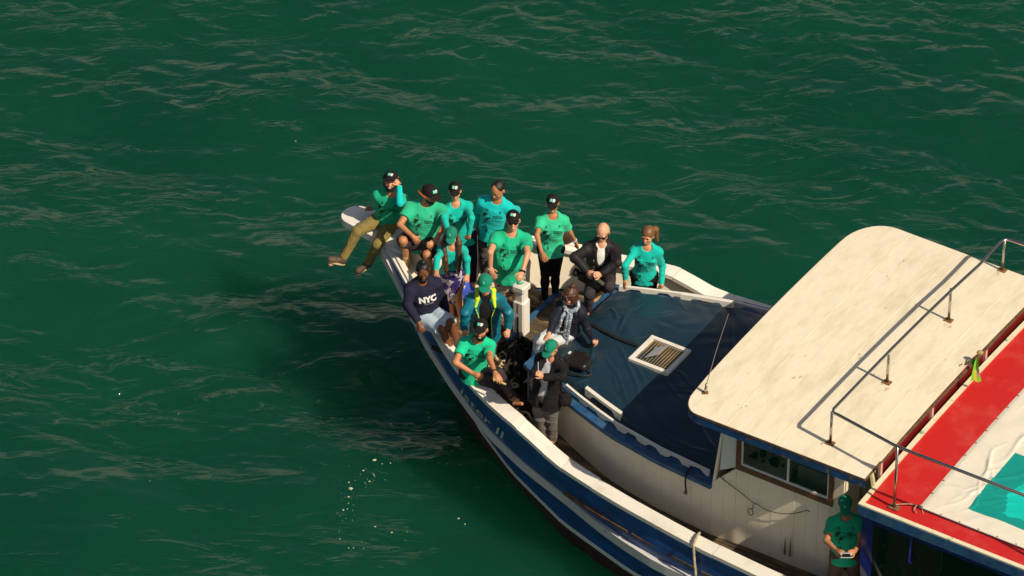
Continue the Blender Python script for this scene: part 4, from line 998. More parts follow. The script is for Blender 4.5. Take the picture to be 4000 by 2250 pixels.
            for q in range(26):
                a = q * 2.39996; t = q / 26; G.ell(hc + hl * .082 * math.cos(a) - hf * (.03 - .055 * math.sin(a)) + hu * (.00 + .05 * math.cos(q * 1.7)), HM, (.026, .026, .026), .01)
            G.ell(hc - hu * .03 + hf * .09, HM, (.070, .09, .10), .01, 'd')
        elif hair == 'nape': G.ell(hc + hu * .0 - hf * .026, HM, (.081, .086, .080), .01); G.ell(hc + hf * .10, HM, (.12, .118, .14), .01, 'd')
        fin('hair', G, hairm or hair_b, .0055 if hair in ('updo', 'curls') else .0025 if hair not in ('bald', 'nape') else 0, 75, ax=hu)
    # ---- cap
    if cap:
        cm_ = capb if cap == 'black' else capg; G = Field(hc - .25, hc + .27, .0065)
        G.ell(hc + hu * .036 - hf * .010, HM, (.086 * hs_, .102 * hs_, .096 * hs_), .008, cut=[(2, .0, 1)])
        G.ell(hc + hu * .040 + hf * .078 * hs_, HM, (.068 * hs_, .088 * hs_, .012), .012, cut=[(1, -.01, 1)])
        G.ell(hc + hu * .020 + hf * .085 * hs_, HM, (.062 * hs_, .095 * hs_, .010), .006, 'd', cut=None) if False else None
        G.ell(hc + hu * .134 - hf * .01, HM, (.008, .008, .006), .004)
        o, (cV, cQ) = fin('cap', G, cm_, rel=1); bt = BVHTree.FromPolygons([tuple(v) for v in cV], [tuple(q) for q in cQ.tolist()])
        up2 = nrm(hu + hf * -.35); f2 = nrm(np.cross(hl, up2)); f2 = f2 if f2 @ hf > 0 else -f2; LM = np.stack([hl, f2, nrm(hu)]); org = hc + hu * .085
        if cap == 'black':
            V2, F2 = subdiv2([(-.034,-.016),(-.004,-.016),(-.004,.018),(-.028,.018)], [(0,1,2,3)], .012); project('cap_logo', V2, F2, org - base * 0, LM, bt, mintp, root); fixb(root, base)
            V2 = []; F2 = []
            for q in range(4): n_ = len(V2); y_ = .014 - q * .0095; x_ = (.030, .036, .033, .027)[q]; V2 += [(.001, y_ - .007), (x_, y_ - .007), (x_, y_), (.001, y_)]; F2.append((n_, n_+1, n_+2, n_+3))
            V2, F2 = subdiv2(V2, F2, .012); project('cap_lettering', V2, F2, org, LM, bt, whitep, root); fixb(root, base)
        else:
            V2, F2 = subdiv2(poly2d(SHARK, 2.2, .040, (-.008, 0)), [tuple(range(len(SHARK)))], .012); project('cap_logo', V2, F2, org, LM, bt, mintp, root); fixb(root, base)
    # ---- lower garment
    def leg_(G, a, b, r1, r2, k=.02, flat=(0, 0)): G.cone(a, b, r1, r2, k, flat=flat)
    wz = [-.12*s, -.02*s, .03*s, .06*s]
    if bottom:
        G = Field(lo, hi, .0090); ex = {'leggings': .006, 'pants': .014, 'loose': .022, 'shorts': .020, 'sarong': .02}[bottom]
        G.prof(J['pel'], M, wz, [ws[0] + ex, ws[1] + ex, ws[1] * .9 + ex*.4, ws[2]*.95], [ds[0] + ex, ds[1] + ex, ds[1]*.95 + ex*.4, ds[1] * .85], [0, cs[1], cs[1], 0], .03)
        for d_ in 'RL':
            hp, kn, an = J['hip' + d_], J['kn' + d_], J['an' + d_]
            if bottom in ('leggings', 'pants', 'loose'):
                rk = {'leggings': .060, 'pants': .068, 'loose': .082}[bottom] * s; ra = {'leggings': .040, 'pants': .054, 'loose': .068}[bottom] * s
                leg_(G, hp - spine * .02, kn, .090 * s * fx + ex * .6, rk, .03); e = kn + (an - kn) * (.97 if bottom != 'leggings' else .95); leg_(G, kn, e, rk, ra, .015, flat=(0, 1))
                if bottom == 'leggings': G.ell(kn * .68 + an * .32 - fwd * .012, np.eye(3), (.056*s, .056*s, .085*s), .03)
            elif bottom == 'shorts': leg_(G, hp - spine * .02, hp + (kn - hp) * .93, .092 * s * fx + ex, .097 * s, .03, flat=(0, 1))
        if bottom == 'sarong':
            kr = (J['knR'] + J['knL']) / 2; ar = (J['anR'] + J['anL']) / 2; e = kr + (ar - kr) * .25; hd_ = nrm(e - J['pel'])
            MM = np.stack([left, fwd, -hd_]); L_ = np.linalg.norm(e - J['pel']); G.prof(J['pel'], MM, [-L_, -L_ * .5, -.1, .10], [.175*s, .19*s, .19*s, .14*s], [.15*s, .145*s, .14*s, .11*s], [0, 0, 0, 0], .02)
        amp = {'leggings': .0012, 'pants': .007, 'loose': .010, 'shorts': .006, 'sarong': .007}[bottom]
        fin({'leggings': 'leggings', 'pants': 'trousers', 'loose': 'trousers', 'shorts': 'shorts', 'sarong': 'sarong'}[bottom], G, botm or char_c, amp, 26 if bottom != 'shorts' else 18)
    # ---- upper garment
    ex = {'tee': .013, 'long': .011, 'sweater': .020, 'jacket': .030, 'cardigan': .032}[top]
    def torso(G, ex, hemd, sleeves, sfr=1.0, neckr=.075, loose=1.0, arm_ex=None):
        ae = arm_ex if arm_ex is not None else ex; hz_ = -hemd * s
        hs2 = [hz_, 0, .13*s, .28*s, .40*s, tH + .01]; w2 = [ws[1]*.98*loose + ex, ws[1] + ex, ws[2]*1.02*loose + ex, ws[3] + ex, ws[4]*.97 + ex, .072*s + ex]; d2 = [ds[1] + ex*1.3, ds[1] + ex*1.2, ds[2] + ex*1.1, ds[3] + ex, ds[4] + ex, .052*s + ex]; c2 = [cs[1] + .01, cs[1] + .005, cs[2], cs[3], cs[4], -.012]
        if female: G.ell(J['pel'] + spine * .325 * s + fwd * .075 + left * .065, M, (.062, .055, .058), .04); G.ell(J['pel'] + spine * .325 * s + fwd * .075 - left * .065, M, (.062, .055, .058), .04)
        G.prof(J['pel'], M, hs2, w2, d2, c2, .02); G.cone(J['shR'], J['shL'], .048*s + ex, .048*s + ex, .05)
        for d_ in 'RL': G.cone(J['neck'] + spine * .022 - fwd * .012, J['sh' + d_], .044*s + ex, .046*s + ex, .05)
        for d_ in 'RL':
            sh, el, wr = J['sh' + d_], J['el' + d_], J['wr' + d_]; fa = (.85 if female else 1) * (fx * .5 + .5)
            if sleeves == 'none': continue
            if sleeves == 'short': G.cone(sh, sh + (el - sh) * sleeve, .050*s*fa + ae, .054*s*fa + ae * 1.4, .05, flat=(0, 1))
            else: G.cone(sh, el, .048*s*fa + ae, .041*s*fa + ae, .05); G.cone(el, el + (wr - el) * .97 * sfr, .042*s*fa + ae, .030*s*fa + ae, .015, flat=(0, 1))
        if neckr: G.ell(J['neck'] + spine * .030 * s + fwd * .035, M, (neckr*s, neckr * .95 * s, .062*s), .008, 'd')
    G = Field(lo, hi, .0088)
    if top in ('tee', 'long', 'sweater'):
        torso(G, ex, hem, 'short' if top == 'tee' else 'long', neckr=.068 if top != 'sweater' else .062)
        amp = {'tee': .0062, 'long': .0060, 'sweater': .0070}[top]
        o, (tVv, tQ) = fin({'tee': 't_shirt', 'long': 'long_sleeve_shirt', 'sweater': 'sweatshirt'}[top], G, topm, amp, 17, ax=nrm(spine + left * .5))
        if inner is not None:      # sleeves of another colour showing under the tee
            G = Field(lo, hi, .0088)
            for d_ in 'RL': a = J['sh' + d_] * .5 + J['el' + d_] * .5; G.cone(a, J['el' + d_], .052*s, .047*s, .01); G.cone(J['el' + d_], J['el' + d_] + (J['wr' + d_] - J['el' + d_]) * .93, .047*s, .036*s, .01, flat=(0, 1))
            fin('under_sleeves', G, inner, .003, 24)
        bt = BVHTree.FromPolygons([tuple(v) for v in tVv], [tuple(q) for q in tQ.tolist()])
        if prints is True:
            c = J['pel'] + spine * .30 * s; pm = printm_ or printm
            def pr(name, V2, F2, m, mx=.03): V2, F2 = subdiv2(V2, F2, mx); project(name, V2, F2, c, M, bt, m, root); fixb(root, base)
            n_ = len(SHARK); V2 = []; F2 = []
            # logo: square outline with two circling sharks and a line of small ones going down
            k = .001
            for (ang, sz, oo) in ((3.75, .080, (-.094, .030)), (.75, .090, (-.056, -.022)), ): F2.append(tuple(range(len(V2), len(V2) + n_))); V2 += poly2d(SHARK, ang, sz, oo)
            F2.append(tuple(range(len(V2), len(V2) + 5))); V2 += [(-.115, .048), (-.112, -.008), (-.099, -.008), (-.096, .030), (-.060, .048)]
            for (ang, sz, oo) in ((1.35, .050, (-.078, -.085)), (1.75, .050, (-.060, -.155)), (1.5, .045, (-.088, -.175)), (1.6, .048, (-.048, -.225))): F2.append(tuple(range(len(V2), len(V2) + n_))); V2 += poly2d(SHARK, ang, sz, oo)
            for bx in ((-.118, -.05, -.020, -.047), (-.118, .050, -.020, .053), (-.120, -.05, -.117, .053), (-.021, -.05, -.018, .053)): F2.append(tuple(range(len(V2), len(V2) + 4))); V2 += [(bx[0], bx[1]), (bx[2], bx[1]), (bx[2], bx[3]), (bx[0], bx[3])]
            pr('shark_print', V2, F2, printg)
            for q, (st_, sz, mm) in enumerate((('PROJETO', .026, pm), ('TUBARÕES', .026, pm), ('DA BAÍA DA', .020, print_s), ('ILHA GRANDE', .018, print_s))):
                tv_, tf_ = txt(st_, sz, .0008 if q < 2 else 0); project('chest_lettering', [(x + .0, y + .030 - q * .024) for x, y, _ in tv_], tf_, c, M, bt, mm, root); fixb(root, base)
            for sg in (-1, 1):
                q = sg * .083 + .0; V2 = [(q-.011, .088), (q+.011, .088), (q+.011, .112), (q-.011, .112), (q-.024, .078), (q+.024, .078), (q+.024, .082), (q-.024, .082)]; pr('emblem', V2, [(0,1,2,3), (4,5,6,7)], print_s)
        elif prints:
            for st_, sz, ox, oy in prints:
                tv_, tf_ = txt(st_, sz, .006 if sz > .05 else 0); wd = tv_[:, 0].max() / 2; V2 = [(x - wd + ox, y + oy) for x, y, _ in tv_]; project('sweater_lettering', V2, tf_, J['pel'] + spine * .28 * s, M, bt, whitep, root); fixb(root, base)
    else:
        I = Field(lo, hi, .0110); torso(I, .006, .04, 'none', neckr=.05 if inner is not black_c else 0); fin('inner_shirt', I, inner or black_c, .003, 22)
        torso(G, ex, hem, 'long', neckr=.07, loose=1.06, arm_ex=.022, sfr=.98)
        # open front
        o_ = J['pel'] + fwd * .16; G.ell(o_ + spine * jl[0], M, (jopen, .13, jl[1]), .01, 'd')
        fin('jacket' if top == 'jacket' else 'cardigan', G, topm, .009, 17, ax=nrm(spine + left * .3))
        if top == 'jacket' and topm is jack_t:
            C_ = Field(lo, hi, .008)
            for sg in (-1, 1): C_.cone(J['neck'] + left * sg * .095 - fwd * .04 + spine * .05, J['neck'] + left * sg * .098 + fwd * .06 + spine * .015, .030, .034, .02); C_.cone(J['neck'] + left * sg * .098 + fwd * .07 + spine * .0, J['neck'] + left * sg * .118 + fwd * .125 - spine * .07, .028, .018, .02)
            C_.cone(J['neck'] + left * .095 - fwd * .05 + spine * .05, J['neck'] - left * .095 - fwd * .05 + spine * .05, .034, .034, .02); fin('jacket_collar', C_, lime, .002, 30)
            mb = MB()
            for sg in (-1, 1): mb.tube(spl([J['neck'] + left * sg * .115 + fwd * .13 - spine * .10 - base, J['pel'] + left * sg * .075 + fwd * .165 + spine * .28 - base, J['pel'] + left * sg * .085 + fwd * .175 + spine * .1 - base, J['pel'] + left * sg * .10 + fwd * .165 - spine * .10 - base], 6), .006, 6)
            mb.build('jacket_zip', lime, root)
        elif top == 'jacket':
            C_ = Field(lo, hi, .008)
            for sg in (-1, 1): C_.cone(J['neck'] + left * sg * .075 - fwd * .04 + spine * .03, J['neck'] + left * sg * .085 + fwd * .08 - spine * .045, .03, .024, .01)
            C_.cone(J['neck'] + left * .075 - fwd * .045 + spine * .03, J['neck'] - left * .075 - fwd * .045 + spine * .03, .034, .034, .02); fin('jacket_collar', C_, topm, .003, 30)
    # ---- footwear
    if feet != 'bare':
        for d_ in 'RL':
            an, to = J['an' + d_], J['to' + d_]; G = Field(np.minimum(an, to) - .16, np.maximum(an, to) + .16, .0075); fd = nrm(to - an); sh_ = nrm(J['kn' + d_] - an)
            fd2 = nrm(fd - sh_ * (fd @ sh_)); t2 = an + fd2 * .165 * s - sh_ * .045
            if feet == 'boot': G.cone(an + sh_ * .09, an - sh_ * .01, .052, .05, .02, flat=(1, 0))
            G.cone(an - sh_ * .025 - fd2 * .03, t2, .043, .036, .03); G.ell(t2 - fd2 * .03, np.stack([nrm(np.cross(fd2, sh_)), fd2, sh_]), (.047, .07, .036), .02)
            fin('boot' if feet == 'boot' else 'shoe', G, feetm or boot_b, .002, 50)
            mb = MB(); c_ = an + fd2 * .055 - sh_ * .075; ico(mb, c_ - base, (.050, .145, .022), np.stack([nrm(np.cross(fd2, sh_)), fd2, sh_]), 14, 6); mb.build('sole', sole_m, root, True)
    return root, J, M, HM, base, s
def fixb(root, base):
    """bring the piece just added from world into the person's own coordinates"""
    o = root.children[-1] if root.children else None
    o = max((c for c in bpy.data.objects if c.parent == root), key=lambda q: q.get('_n', 0)) if False else LAST[0]
    if o is not None and not o.get('fx'):
        me = o.data; n = len(me.vertices); a = np.empty(n * 3); me.vertices.foreach_get('co', a); me.vertices.foreach_set('co', (a.reshape(-1, 3) - base).ravel()); me.update(); LAST[0] = None
LAST = [None]
_mk = mk
def mk(*a, **k):
    o = _mk(*a, **k); LAST[0] = o; return o
def fixb(root, base):
    o = LAST[0]
    if o is None: return
    me = o.data; n = len(me.vertices); a = np.empty(n * 3); me.vertices.foreach_get('co', a); me.vertices.foreach_set('co', (a.reshape(-1, 3) - base).ravel()); me.update(); LAST[0] = None
# ------------------------------------------------------------------ the people (joints read off the photograph's sight lines)
PP = {}
def rep(n, r):
    PP[n] = r; J = r[1]

rep(1, person('person in khaki trousers perched on the bow tip, one hand shading the eyes', Z1, 1.76, (715, 610), 2.27, (778, 318), (770, 190), -8, -6, -20,
    [((650, 430), 'f', (570, 487), 'f', (490, 480), 'n'), ((868, 430), 'n', (862, 225), 'f', (790, 140), 'n')],
    [((405, 735), 'n', (245, 1030), 'f', (110, 1095), 'n'), ((625, 880), 'n', (525, 1075), 'f', (400, 1200), 'n')],
    'tee', green_t, 'pants', khaki_c, skl, cap='black', hair='curls', hairm=hair_br, beard='short', smile=True, feet='boot', feetm=boot_b, inner=cyan_t, hem=.10, curl=(.2, .4)))
rep(2, person('burly bearded person in black cap, green tee and tan boots sitting at the bow', Z1, 1.80, (1115, 830), 2.24, (1150, 430), (1195, 330), -3, 46, 16,
    [((868, 665), 'n', (1015, 795), 'n', (1085, 880), 'f'), ((1365, 650), 'n', (1248, 845), 'n', (1170, 900), 'n')],
    [((900, 835), 'n', (945, 1035), 'f', (895, 1190), 'n'), ((1165, 985), 'n', (1190, 1130), 'f', (1180, 1230), 'n')],
    'tee', green_a, 'shorts', char_c, skt, fat=1.30, cap='black', hair='nape', beard='short', feet='boot', feetm=boot_t, curl=(.5, .9), hem=.12))
rep(3, person('slim person in black cap and teal long-sleeve shirt with side-striped track trousers', Z2, 1.68, (300, 660), 2.24, (225, 322), (215, 185), 4, 0, 4,
    [((95, 470), 'n', (140, 620), 'n', (150, 690), 'n'), ((395, 480), 'n', (365, 660), 'f', (350, 730), 'f')],
    [((335, 900), 'f', (350, 1130), 'f', (345, 1180), 'n'), ((400, 930), 'f', (400, 1170), 'f', (400, 1220), 'n')],
    'long', teal_t, 'pants', navy_c, skl, fat=.92, female=True, cap='black', hair='nape', hairm=hair_br))
rep(4, person('bareheaded short-haired person in cyan long-sleeve shirt, hands behind back, grey jeans', Z2, 1.80, (600, 615), 2.28, (668, 280), (680, 168), -10, -32, 20,
    [((452, 400), 'f', (490, 560), 'f', (560, 600), 'f'), ((882, 390), 'f', (880, 560), 'f', (800, 600), 'f')],
    [((535, 860), 'f', (545, 1090), 'f', (540, 1140), 'n'), ((630, 880), 'f', (640, 1110), 'f', (640, 1160), 'n')],
    'long', cyan_t, 'pants', greyjean, skt, fat=.96, cap=None, hair='short', hem=.10))
rep(5, person('big-bellied person in sunglasses and green tee with a hand on the white post', Z2, 1.78, (800, 1000), 2.14, (830, 640), (848, 505), -2, 0, -12,
    [((600, 850), 'n', (600, 1040), 'f', (640, 1130), 'n'), ((1005, 870), 'n', (945, 1075), 'n', (905, 1165), 'n')],
    [((735, 1260), 'f', (735, 1480), 'f', (725, 1540), 'n'), ((885, 1270), 'f', (890, 1490), 'f', (890, 1550), 'n')],
    'tee', green_t, 'shorts', mat('board_shorts_print', (.55, .50, .42), .8, chips=(.03, .03, .04), cth=.55, cscale=9), skl, fat=1.24, cap='black', glasses=True, smile=True, hair='nape', hairm=hair_g, belly=.06, hem=.17, curl=(.5, 1.2)))
rep(6, person('barefoot person in mint tee and black leggings leaning on the far rail', Z3, 1.70, (285, 630), 2.16, (302, 285), (303, 152), 4, -2, 8,
    [((132, 500), 'n', (185, 690), 'n', (228, 770), 'n'), ((495, 470), 'f', (548, 565), 'f', (580, 630), 'f')],
    [((222, 920), 'f', (215, 1215), 'f', (200, 1335), 'n'), ((332, 920), 'f', (330, 1190), 'f', (325, 1275), 'n')],
    'tee', mint_t, 'leggings', black_c, skt, fat=1.02, female=True, cap='black', hair='nape', smile=True, hem=.10, curl=(.35, .3)))
rep(7, person('bald person in sunglasses and black jacket over a white shirt holding the video camera', Z3, 1.74, (830, 950), 2.13, (840, 595), (848, 462), -6, -16, 22,
    [((540, 735), 'n', (690, 905), 'n', (745, 925), 'n'), ((1005, 800), 'n', (810, 935), 'n', (755, 925), 'n')],
    [((700, 1130), 'n', (690, 1330), 'f', (690, 1390), 'n'), ((920, 1050), 'n', (850, 1085), 'f', (830, 1125), 'n')],
    'jacket', jack_b, 'pants', char_c, skp, cap=None, hair='bald', hairm=hair_g, glasses=True, inner=whitec, smile=True, hem=.16, jopen=.060, jl=(.47, .22), feet='shoe', feetm=boot_t, curl=(1.2, 1.2)))
rep(8, person('smiling person with blond-brown ponytail in teal long-sleeve shirt touching the cabin rail', Z3, 1.68, (1300, 920), 1.93, (1330, 625), (1338, 500), -4, -24, 8,
    [((1090, 830), 'n', (1097, 990), 'f', (1078, 1070), 'n'), ((1498, 830), 'f', (1490, 1040), 'f', (1478, 1085), 'f')],
    [((1230, 1190), 'f', (1230, 1420), 'f', (1220, 1460), 'n'), ((1370, 1190), 'f', (1370, 1420), 'f', (1370, 1460), 'n')],
    'long', teal_t, 'pants', black_c, skl, female=True, cap=None, hair='ponytail', hairm=hair_lb, smile=True, hem=.11, curl=(.4, .5)))
rep(9, person('person with long dark pigtails, green cap, teal shirt and purple patterned sarong', Z2, 1.60, (180, 1060), 2.06, (188, 795), (175, 672), 2, -6, 22,
    [((20, 920), 'n', (10, 1060), 'n', (10, 1120), 'n'), ((345, 920), 'n', (352, 1100), 'f', (345, 1150), 'n')],
    [((150, 1330), 'f', (180, 1560), 'f', (175, 1620), 'n'), ((250, 1340), 'f', (280, 1570), 'f', (280, 1620), 'n')],
    'long', teal_t, 'sarong', purple, skl, female=True, cap='green', hair='pigtails', hairm=hair_o, hem=.08, fat=.98))
rep(10, person('bearded person with a hair bun, navy sweatshirt and pale blue shorts on the rail', Z4, 1.78, (320, 690), 2.05, (277, 330), (285, 205), 14, 4, 26,
    [((118, 590), 'n', (258, 810), 'f', (290, 905), 'n'), ((495, 510), 'f', (540, 690), 'f', (545, 760), 'f')],
    [((500, 850), 'n', (615, 1130), 'f', (650, 1190), 'n'), ((590, 790), 'n', (690, 1070), 'f', (720, 1130), 'n')],
    'sweater', navy_c, 'shorts', palebl, skb, fat=1.0, cap=None, hair='bun', beard='full', prints=(('NYC', .105, .02, .0), ('NEW YORK', .022, .03, -.035)), hem=.08, curl=(1.0, .5)))
rep(11, person('person in green cap and open teal-blue jacket with lime collar by the ropes', Z4, 1.78, (960, 830), 2.08, (965, 490), (960, 362), 0, -4, 14,
    [((745, 680), 'n', (735, 860), 'f', (740, 930), 'n'), ((1215, 670), 'n', (1215, 850), 'f', (1208, 915), 'n')],
    [((905, 1100), 'f', (915, 1330), 'f', (905, 1390), 'n'), ((1015, 1100), 'f', (1030, 1330), 'f', (1030, 1390), 'n')],
    'jacket', jack_t, 'pants', dkjean, skl, fat=1.05, cap='green', hair='nape', inner=black_c, hem=.15, jopen=.085, curl=(.5, .6)))
rep(12, person('smiling bearded person in black cap and green tee sitting on the near rail', Z5, 1.80, (395, 590), 1.83, (435, 250), (467, 150), -4, -6, -8,
    [((208, 490), 'n', (410, 615), 'n', (500, 640), 'n'), ((560, 450), 'n', (615, 595), 'n', (680, 690), 'n')],
    [((690, 745), 'n', (775, 890), 'f', (890, 915), 'n'), ((655, 600), 'n', (790, 840), 'f', (850, 880), 'n')],
    'tee', green_b, 'pants', char_c, skt, fat=.90, cap='black', hair='nape', beard='short', smile=True, hem=.12, curl=(1.3, .6)))
rep(13, person('person with curly brown updo, navy jacket and scarf sitting on the cabin edge', Z6, 1.66, (430, 560), 1.98, (478, 300), (462, 200), -16, -52, 14,
    [((295, 450), 'n', (250, 590), 'n', (222, 660), 'n'), ((645, 540), 'f', (715, 675), 'n', (765, 690), 'f')],
    [((140, 650), 'n', (120, 810), 'f', (80, 870), 'n'), ((240, 700), 'n', (200, 860), 'f', (160, 900), 'n')],
    'jacket', jack_n, 'pants', jean_c, skp, fat=.85, female=True, cap=None, hair='updo', hairm=hair_br, glasses=True, inner=black_c, hem=.06, jopen=.05, curl=(.5, .7), feet='shoe', feetm=black_c))
rep(14, person('person in green cap and black cardigan writing in a notebook on the near side deck', Z5, 1.66, (1150, 790), 1.98, (1205, 455), (1190, 345), -32, -34, 32,
    [((1020, 610), 'n', (1000, 690), 'f', (985, 640), 'n'), ((1310, 640), 'n', (1090, 640), 'n', (1045, 580), 'n')],
    [((1075, 1050), 'f', (1110, 1270), 'f', (1080, 1310), 'n'), ((1195, 1060), 'f', (1205, 1285), 'f', (1185, 1320), 'n')],
    'cardigan', black_c, 'loose', grey_c, skl, female=True, fat=1.08, cap='green', hair='nape', hairm=hair_lb, inner=lilac, hem=.20, jopen=.06, feet='shoe', feetm=black_c, curl=(1.1, 1.1)))
rep(15, person('person in green cap and green tee in the cabin shade holding a remote controller', ZB, 1.62, (1350, 1270), 1.74, (1358, 1005), (1355, 905), 2, 0, 38,
    [((1215, 1185), 'n', (1295, 1262), 'n', (1335, 1280), 'n'), ((1480, 1185), 'n', (1425, 1262), 'n', (1390, 1280), 'n')],
    [((1275, 1450), 'f', (1270, 1620), 'f', (1260, 1650), 'n'), ((1430, 1450), 'f', (1440, 1620), 'f', (1440, 1650), 'n')],
    'tee', green_t, 'loose', brown_c, skt, fat=1.06, cap='green', hair='nape', hem=.14, curl=(1., 1.), feet='shoe'))
# ------------------------------------------------------------------ carried and loose things
def thing(mb, name, m, base, label, cat, smooth=False, group=None):
    base = np.asarray(base, float); mb.V = [tuple(np.asarray(v) - base) for v in mb.V]; o = mb.build(name, m, None, smooth); o.location = base; tag(o, label, cat, group); return o
def part(mb, name, m, par, smooth=False):
    b = np.array(par.location); mb.V = [tuple(np.asarray(v) - b) for v in mb.V]; return mb.build(name, m, par, smooth)
def fthing(F_, name, m, base, label=None, cat=None, amp=0, freq=20, par=None):
    V, Q = F_.mesh(); V = relax(V, Q, 1)
    if amp: V = folds(V, Q, amp, freq, 3)
    o = qmesh(name, V - np.asarray(base), Q, m, par)
    if par is None: o.location = base; tag(o, label, cat)
    return o
def band(n, d_, t, m, name, r=.034, w_=.012):
    root, J, M, HM, base, s = PP[n]; a, b = J['el' + d_], J['wr' + d_]; p = a + (b - a) * t; d = nrm(b - a); x = nrm(np.cross(d, [0, 0, 1.])); y = np.cross(d, x); mb = MB()
    mb.tube([p + x * r * math.cos(q) + y * r * math.sin(q) - base for q in np.linspace(0, 2 * math.pi, 17)], w_, 6, caps=False); return mb.build(name, m, root, True)
band(5, 'L', .93, black_c, 'wristwatch', .031, .014); band(5, 'R', .93, whitep, 'bracelet', .030, .006); band(6, 'L', .92, black_c, 'bracelet', .026, .007); band(6, 'L', .86, whitep, 'bracelet', .027, .005)
band(12, 'L', .93, black_c, 'wristwatch', .030, .010); band(1, 'L', .97, black_c, 'wristwatch', .030, .010); band(8, 'R', .99, boot_b, 'bracelet', .027, .006)
# orange strap of the burly person's glasses
root, J, M, HM, base, s = PP[2]; hc = J['head']; mb = MB()
mb.tube([p - base for p in spl([hc + HM[1]*.02 - HM[0]*.085, hc - HM[1]*.08 - HM[0]*.10 + HM[2]*.01, hc - HM[1]*.14 - HM[0]*.05 - HM[2]*.03, hc - HM[1]*.15 + HM[0]*.03 - HM[2]*.05, hc - HM[1]*.10 + HM[0]*.07 - HM[2]*.02, hc + HM[1]*.02 + HM[0]*.085], 6)], .007, 6)
mb.build('glasses_strap', mat('orange_strap', (.75, .10, .02), .5), root, True)
# side stripes on the track trousers
root, J, M, HM, base, s = PP[3]
for sg, d_ in ((1, 'L'), (-1, 'R')):
    for off in (-.018, .006, .03):
        pts = []
        for t in np.linspace(.05, 1, 8): p = J['hip' + d_] * (1 - t) + J['kn' + d_] * t; pts.append(p + M[0] * sg * (.098 - .028 * t) + M[1] * (off + .03))
        for t in np.linspace(.1, .95, 8): p = J['kn' + d_] * (1 - t) + J['an' + d_] * t; pts.append(p + M[0] * sg * (.070 - .014 * t) + M[1] * (off + .03))
        mb = MB(); mb.tube([p - base for p in pts], .0055, 5); mb.build('side_stripe', whitep, root)
# scarf
root, J, M, HM, base, s = PP[13]; scarf_m = mat('blue_grey_scarf', (.16, .20, .27), .85, chips=(.50, .54, .60), cth=.52, cscale=28, var=.4)
G = Field(J['neck'] - .75, J['neck'] + .3, .0075); nk = J['neck']
for k in range(10):
    a, b = [nk + M[0] * .085 * math.cos(q) + M[1] * (.015 + .085 * math.sin(q)) + M[2] * (.035 - .03 * math.sin(q)) for q in (2 * math.pi * k / 10, 2 * math.pi * (k + 1) / 10)]; G.cone(a, b, .026, .026, .01)
fthing(G, 'scarf', scarf_m, base, amp=.004, freq=40, par=root)
for x0, x1, ln in ((-.045, -.075, .34), (.03, .045, .50), (-.005, .015, .42)):
    G = Field(J['neck'] - .75, J['neck'] + .3, .0075); p = [nk + M[0] * x0 + M[1] * .10, nk + M[0] * (x0 + x1) / 2 * 1.1 + M[1] * .165 - M[2] * .13, nk + M[0] * x1 + M[1] * .165 - M[2] * ln * .66, nk + M[0] * x1 * 1.2 + M[1] * .17 - M[2] * ln]
    for a, b in zip(p, p[1:]): G.cone(a, b, .024, .026, .01)
    fthing(G, 'scarf_tail', scarf_m, base, amp=.006, freq=38, par=root)
# black notebook on the lap
def boxat(c, ax, sz):
    mb = MB(); mb.box(-sz[0]/2, sz[0]/2, -sz[1]/2, sz[1]/2, -sz[2]/2, sz[2]/2); ax = np.array([nrm(a) for a in ax]); mb.V = [tuple(np.asarray(c) + np.asarray(v) @ ax) for v in mb.V]; return mb
def at_y(px, n, dy):     # point on a sight line at a person's distance + dy
    d = ray(*px); y = PP[n][1]['pel'][1] + dy; return CAM + d * ((y - CAM[1]) / d[1])
c = at_y(zp(Z6, 412, 650), 13, -.14); ax = [(1, -.05, 0), (0, .75, .66), (0, -.66, .75)]; ax[1] = (.05, .75, .66)
nb = thing(boxat(c, ax, (.155, .215, .016)), 'notebook', mat('black_notebook_cover', (.014, .012, .011), .5), c, 'closed black notebook on the lap of the person with the scarf', 'notebook')
part(boxat(c - np.array([0, 0, .012]) - nrm(ax[1]) * .003, ax, (.150, .215, .010)), 'pages', whitep, nb)
# black handbag lying on the cover
c = onT(*uvz(*zp(Z6, 560, 890), 1.95), .07); c = bw(*c); G = Field(c - .4, c + .4, .0085); E3 = np.stack([nrm([.8, -.55, 0]), nrm([.55, .8, 0]), [0, 0, 1.]])
[G.cone(c - E3[0] * .10 + E3[1] * q, c + E3[0] * .10 + E3[1] * q * .8, .060, .052, .03) for q in (-.085, -.03, .03, .085)]; G.cone(c - E3[0] * .13 + E3[1] * .09 + [0, 0, .02], c + E3[0] * .02 + E3[1] * .13 + [0, 0, .03], .03, .03, .02); G.plane(c - [0, 0, .07], (0, 0, -1.))
bag = fthing(G, 'handbag', mat('black_leather', (.012, .010, .009), .42, .4), c, 'slouchy black leather bag lying on the blue cover behind the cardigan wearer', 'bag', .006, 22)
mb = MB(); mb.tube(spl([c + E3[0]*.16 - E3[1]*.02, c + E3[0]*.22 - E3[1]*.08 - [0,0,.05], c + E3[0]*.12 - E3[1]*.17 - [0,0,.055], c - E3[0]*.04 - E3[1]*.18 - [0,0,.055], c - E3[0]*.12 - E3[1]*.10], 8), .011, 6); part(mb, 'bag_strap', black_m, bag, True)
part(boxat(c - E3[0] * .155 + E3[1] * .02 + [0, 0, .055], E3, (.022, .05, .012)), 'bag_tag', frame_w, bag)
